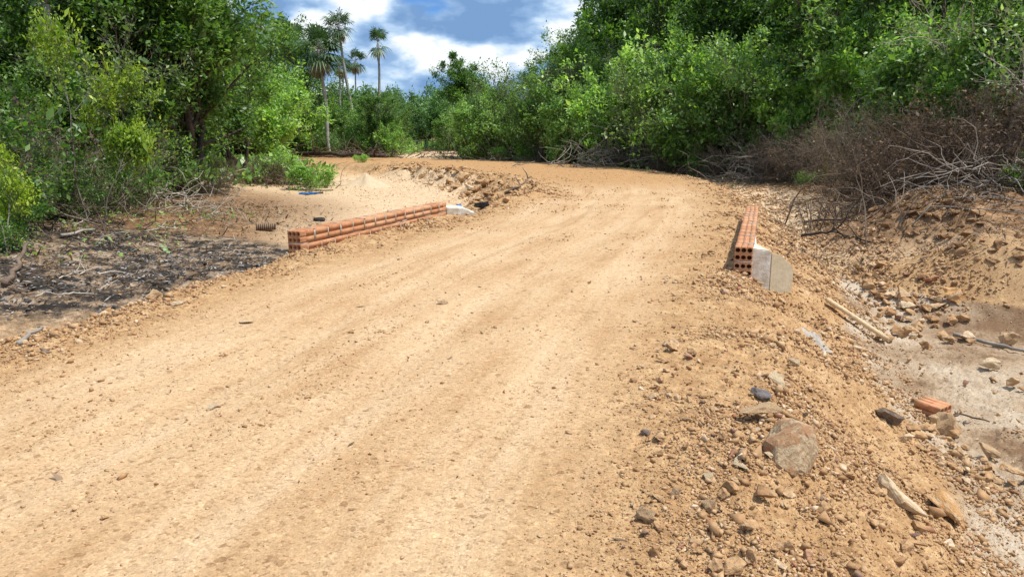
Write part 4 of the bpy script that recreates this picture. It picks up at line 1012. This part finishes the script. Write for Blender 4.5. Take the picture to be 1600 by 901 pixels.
stick([(318, 300, .0), (312, 296, .25)], .05, .045, 'short pale cut stake next to the jutting log by the dark tree', M['pale_wood'], 'cut_log', 'log', seed=9)
stick([(98, 374, .03), (150, 366, .05)], .026, .02, 'short pale log lying in the burnt ground at left', M['grey_bark'], 'cut_log', 'log', seed=10)
stick([(10, 452, .02), (30, 430, .1), (48, 418, .28)], .035, .02, 'curved pinkish branch end rising at the left edge of the burnt ground', M['brown_wood'], 'branch', 'branch', seed=11)
stick([(1035, 262, .05), (1100, 264, .12)], .06, .05, 'pale log lying along the foot of the thicket at the far right of the bend', M['pale_wood'], 'cut_log', 'log', seed=12)
stick([(1060, 262, .0), (1076, 250, .5)], .04, .03, 'slanting cut pole left of the rolled root plate', M['pale_wood'], 'cut_pole', 'pole', seed=13)
stick([(440, 246, .1), (520, 249, .15), (600, 250, .1)], .12, .09, 'dark fallen trunk lying along the far side of the bend', M['bark'], 'fallen_trunk', 'fallen trunk', forks=3, seed=14)
stick([(30, 545, .0), (68, 528, .05)], .02, .012, 'short grey stick at the left road edge', M['grey_bark'], seed=15)
stick([(1470, 662, .02), (1500, 660, .05), (1545, 666, .02)], .012, .006, 'thin root on the grey bed beside the rounded boulder', M['brown_wood'], 'root', 'root', seed=16, forks=1)
for i in range(20):
    px, py = random.uniform(60, 360), random.uniform(305, 400); 
    if py > 400-(px-60)*.1: pass
    a = random.uniform(-1, 1); l = random.uniform(25, 75)
    stick([(px, py, .03), (px+l*.5, py-a*6+random.uniform(-5, 5), random.uniform(.05, .25)), (px+l, py-a*12, random.uniform(.0, .15))], random.uniform(.006, .015), .004, 'bleached branch lying over the burnt brushy ground at left',
          random.choice([M['pale_wood'], M['grey_bark'], M['pale_wood']]), 'branch', 'branch', 'bleached branches on the burnt ground', forks=random.randrange(1, 5), seed=100+i)
for i in range(12):
    px, py = random.uniform(-10, 250), random.uniform(400, 470)
    if py > 500-px*.22: continue
    l = random.uniform(25, 70)
    stick([(px, py, .01), (px+l*.5, py-random.uniform(0, 8), .03), (px+l, py-random.uniform(0, 16), .01)], random.uniform(.006, .013), .004, 'thin twig lying on the path and ashes at left',
          random.choice([M['pale_wood'], M['brown_wood']]), 'branch', 'branch', 'thin twigs on the ashes', forks=random.randrange(0, 3), seed=150+i)

# tangled brush heaps
def heap(px, y, w, d, h, n, mt, label, seed, ln=(.5, 1.6), r=(.006, .018), name='brush_heap', cat='brush heap'):
    rs = random.Random(seed); x0 = col_x(px, y); z0 = hz(x0, y); mb = MB()
    for _ in range(n):
        a = rs.gauss(0, .42); b = rs.gauss(0, .42); p = Vector((a*w, b*d, max(0, h*(1-.5*(a*a+b*b)*2.2)*rs.random())))
        p.z += hz(x0+p.x, y+p.y)-z0
        dr_ = Vector((rs.gauss(0, 1), rs.gauss(0, 1), rs.gauss(.1, .4))).normalized(); L = rs.uniform(*ln); P = [p]; r_ = rs.uniform(*r)
        for k in range(5):
            dr_ = (dr_+Vector((rs.gauss(0, .4), rs.gauss(0, .4), rs.gauss(-.03, .35)))).normalized(); q = P[-1]+dr_*L/5
            q.z = max(q.z, hz(x0+q.x, y+q.y)-z0+.005) if k == 4 else max(q.z, -.2); P.append(q)
        mb.tube(P, [r_*(1-.14*k) for k in range(6)], 4, cap=False)
    o = mb.build(name, M[mt], None, loc=(x0, y, z0)); return tag(o, label, cat)
heap(960, 33.5, 3.6, 1.4, .9, 150, 'grey_bark', 'grey fallen branches heaped where the bend meets the right thicket', 1, (1, 2.6), (.012, .03))
heap(1120, 29.5, 2.2, 1.2, .7, 110, 'brown_wood', 'brown tangle of roots around the rolled root plate', 2, (.6, 1.8), (.01, .03), 'root_heap')
heap(1205, 26.5, 2.4, 1.3, 1.3, 190, 'grey_bark', 'dark grey heap of dead brush right of the root plate', 3, (.8, 2.2))
heap(1540, 13.4, 1.6, .8, .7, 120, 'grey_bark', 'bleached branches spilling down the bank at the right edge', 4, (.5, 1.5), (.006, .016))
heap(1470, 15.6, 2.4, 1.2, 1.3, 260, 'brown_wood', 'big brown heap of withered brush on the right bank', 5, (.5, 1.6))
heap(1370, 17.5, 1.6, 1.0, .5, 110, 'brown_wood', 'low dark tangle at the left end of the bank brush', 6, (.5, 1.4))
heap(90, 13.2, 3.2, 1.4, .5, 150, 'dead_twig', 'grey tangle of cut branches under the left thicket', 7, (.5, 1.6), (.004, .013))
heap(230, 17.0, 2.6, 1.4, .5, 130, 'pale_wood', 'bleached tangle of branches at the foot of the large dark tree', 8, (.5, 1.7), (.005, .014))
heap(430, 25.5, 2.0, 1.1, .6, 170, 'brown_wood', 'brown heap of roots and twigs beside the sandy clearing', 9, (.5, 1.5))
heap(560, 44.5, 5.5, 1.0, .45, 150, 'brown_wood', 'reddish brown row of roots along the far side of the bend', 10, (.8, 2.2), (.015, .04), 'root_heap')
heap(690, 43.5, 1.4, .8, .5, 60, 'brown_wood', 'small brown heap right of the gap', 11, (.5, 1.5))
heap(830, 39.5, 4.0, .8, .4, 90, 'grey_bark', 'thin row of grey sticks along the left part of the right thicket', 12, (.8, 2))
# rolled root plate
p = g(1145, 262); me = hull(77, 22, (1, .6, 1), 2, 'root_plate', .12); me.materials.append(M['brown_wood'])
tag(link('root_plate', me, None, None, (p.x-.2, p.y+.8, p.z+.45), (0, .3, 0), (1.1, .8, 1.0)), 'upturned dark root plate at the foot of the right thicket', 'root plate')
# sand pile
def mound(px, py, r, h, label, m_, name, cat, seed, pw=1.0):
    p = g(px, py); n, k = 22, 40; V = [(0, 0, h)]
    for i in range(1, n):
        q = r*i/(n-1)
        for j in range(k):
            a = 6.283*j/k; rr_ = q*(1+.18*math.sin(a*2+seed)+.1*math.sin(a*5+seed)); x, y = rr_*math.cos(a), rr_*math.sin(a)
            t = 1-i/(n-1); z = h*(t**1.35)*pw + .02*math.sin(x*9+seed)*math.cos(y*8)*t*4*h + (hz(p.x+x, p.y+y)-p.z) - .04*(1-t) + random.uniform(-.006, .006)
            V.append((x, y, z))
    fs = [(0, 1+j, 1+(j+1) % k) for j in range(k)]; fq = [(1+(i-1)*k+j, 1+i*k+j, 1+i*k+(j+1) % k, 1+(i-1)*k+(j+1) % k) for i in range(1, n-1) for j in range(k)]
    me = np_mesh(name, np.array(V), [np.array(fs), np.array(fq)], smooth_=True)
    return tag(link(name, me, m_, None, (p.x, p.y, p.z)), label, cat)
M['pale_sand'] = plain('pale_sand', (.52, .40, .27), .14, 12)
mound(572, 290, .85, .44, 'small pointed pile of pale sand in the clearing beyond the left parapet', M['pale_sand'], 'sand_pile', 'sand pile', 2)
mound(1275, 534, .24, .07, 'patch of pale grey crushed stone at the foot of the plank', M['white_ash'], 'crushed_stone', 'crushed stone', 3)
# fence glimpsed through the gap
fx0, fx1 = col_x(628, 62), col_x(665, 62); fe = empty('wire_fence', (fx0, 62, hz(fx0, 62))); tag(fe, 'thin greenish rail fence crossing the gap in the far trees', 'fence')
for i in range(4):
    mb = MB(); mb.tube([((fx1-fx0)*i/3, 0, -.1), ((fx1-fx0)*i/3, 0, .8)], [.05, .04], 7); mb.build('post', M['brown_wood'], fe)
for z in (.35, .7):
    mb = MB(); mb.tube([(-.3, 0, z), (fx1-fx0+.3, 0, z+.03)], [.03, .03], 6); mb.build('rail', M['grey_bark'], fe)

# ------------------------------------------------------------------ litter, char and twigs: nobody could count them
def flakes(name, label, n, area, size, long, mt, seed, lift=.004, cat=None, tilt=.25, smin=.35):
    """area: list of (px, py, z, rx, ry) ellipses"""
    rs = np.random.default_rng(seed); A = np.array([a[3]*a[4] for a in area]); k = rs.choice(len(area), n, p=A/A.sum())
    c = np.array([at(a[0], a[1], a[2]) for a in area]); rx = np.array([a[3] for a in area]); ry = np.array([a[4] for a in area])
    th = rs.uniform(0, 6.28, n); q = np.sqrt(rs.random(n))*rs.uniform(.7, 1.15, n)
    X = c[k, 0]+np.cos(th)*q*rx[k]; Y = c[k, 1]+np.sin(th)*q*ry[k]
    sdv = road_info(X, Y)[0]; keep = (sdv > smin) & (rs.random(n) < .25+1.3*(fbm(X, Y, 1.5, 3, seed)+.35)); X, Y = X[keep], Y[keep]; m = len(X)
    Z = height(X, Y)+lift+np.abs(rs.normal(0, lift, m)); a = rs.uniform(0, 6.28, m); s_ = size*np.exp(rs.normal(0, .4, m))
    d = np.stack([np.cos(a), np.sin(a), rs.normal(0, tilt, m)], 1); w = np.stack([-np.sin(a), np.cos(a), rs.normal(0, tilt, m)], 1)
    P = np.stack([X, Y, Z], 1); L = d*(s_*long)[:, None]; W = w*s_[:, None]*.5
    up = np.array([0, 0, 1])*s_[:, None]*.3
    V = np.stack([P-L*.5, P+W+up*.2, P+L*.5, P-W, P+up], 1).reshape(-1, 3); i = np.arange(m)*5
    f = np.concatenate([np.stack([i, i+1, i+4], 1), np.stack([i+1, i+2, i+4], 1), np.stack([i+2, i+3, i+4], 1), np.stack([i+3, i, i+4], 1)])
    t = np.tile(rs.random(m), 4)
    me = np_mesh(name, V, f, {'tone': ('FACE', 'FLOAT', t)}); tag(link(name, me, M[mt]), label, cat or 'litter', kind='stuff')
M['ash'] = leaf_material('ash', [(.015, .014, .014), (.05, .045, .04), (.42, .40, .38)], 0, .9)
BURN = [(250, 395, -.32, 2.6, 2.0), (120, 400, -.2, 2.6, 2.6), (340, 410, -.36, 1.4, 1.3), (60, 440, -.2, 2.0, 1.6)]
flakes('charred_debris', 'black charred scraps and grey ash over the burnt ground at left', 6500, BURN, .019, 2.4, 'ash', 4, .008, 'charred debris')
flakes('twig_litter', 'dry twigs and brown leaves littering the ground under the left thicket', 20000, [(130, 325, -.05, 5, 5), (410, 280, -.2, 2.6, 3), (270, 325, -.2, 2.4, 3), (40, 380, 0, 3, 3)], .014, 6, 'brown_leaf', 5, .02, 'litter', .5)
flakes('bank_litter', 'dry brown leaves and twigs littering the right hand bank', 26000, [(1580, 312, .4, 4.5, 2.5), (1460, 320, .1, 3.5, 2.5), (1290, 275, -.1, 5, 5), (1400, 300, .2, 3, 3)], .016, 5, 'brown_leaf', 6, .02, 'litter', .5)
flakes('ground_cover', 'sparse low green leaves sprouting along the thicket edges', 3500, [(230, 325, -.1, 2.5, 1.6), (1300, 278, -.1, 4, 2.5), (1100, 255, 0, 6, 3), (30, 350, 0, 3, 3)], .03, 2, 'light_leaf', 7, .03, 'ground cover', .7)

flakes('road_chaff', 'tiny dry leaf and twig scraps blown over the road', 420, [(700, 620, 0, 3.2, 3.0), (800, 420, 0, 4, 5)], .007, 4.5, 'palm_dead', 9, .003, 'litter', .2, smin=-9)
# ragged undergrowth that hides the ground under the trees
def undergrowth(name, label, n, area, size, mt, seed, hmax):
    rs = np.random.default_rng(seed); A = np.array([a[2]*a[3] for a in area]); k = rs.choice(len(area), n, p=A/A.sum())
    ar_ = np.array(area); th = rs.uniform(0, 6.28, n); q = np.sqrt(rs.random(n))
    X = ar_[k, 0]+np.cos(th)*q*ar_[k, 2]; Y = ar_[k, 1]+np.sin(th)*q*ar_[k, 3]
    hh = hmax*np.clip(.55+1.6*fbm(X, Y, .55, 3, seed), 0, 1.4); keep = (road_info(X, Y)[0] > 1.6) & (hh > .05) & ~((np.abs(X+4.6) < 2.3) & (Y < 62))
    X, Y, hh = X[keep], Y[keep], hh[keep]; n = len(X); Z = height(X, Y, False)+hh*rs.random(n)**.7
    anchors = None; c = np.stack([X, Y, Z], 1); a = rs.normal(0, .7, (n, 3)); a[:, 2] += .3; a /= np.linalg.norm(a, axis=1)[:, None]
    up = rs.normal(0, .55, (n, 3)); up[:, 2] += 1; s_ = np.cross(a, up); s_ /= np.linalg.norm(s_, axis=1)[:, None]+1e-9
    sz = (size*rs.uniform(.6, 1.4, n))[:, None]; V = np.stack([c, c+a*sz*.8+s_*sz*.4, c+a*sz*1.7, c+a*sz*.8-s_*sz*.4], 1).reshape(-1, 3); i = np.arange(n)*4
    me = np_mesh(name, V, np.stack([i, i+1, i+2, i+3], 1), {'tone': ('FACE', 'FLOAT', np.clip(rs.normal(.4, .25, n), 0, 1))})
    tag(link(name, me, M[mt]), label, 'undergrowth', kind='stuff')
undergrowth('undergrowth', 'rough low undergrowth covering the ground between the far trees', 90000, [(-14, 62, 28, 14), (14, 58, 22, 13), (-16, 40, 10, 12), (-14, 26, 6, 10), (20, 36, 10, 12), (16, 26, 4, 6)], .16, 'mid_leaf', 31, .8)
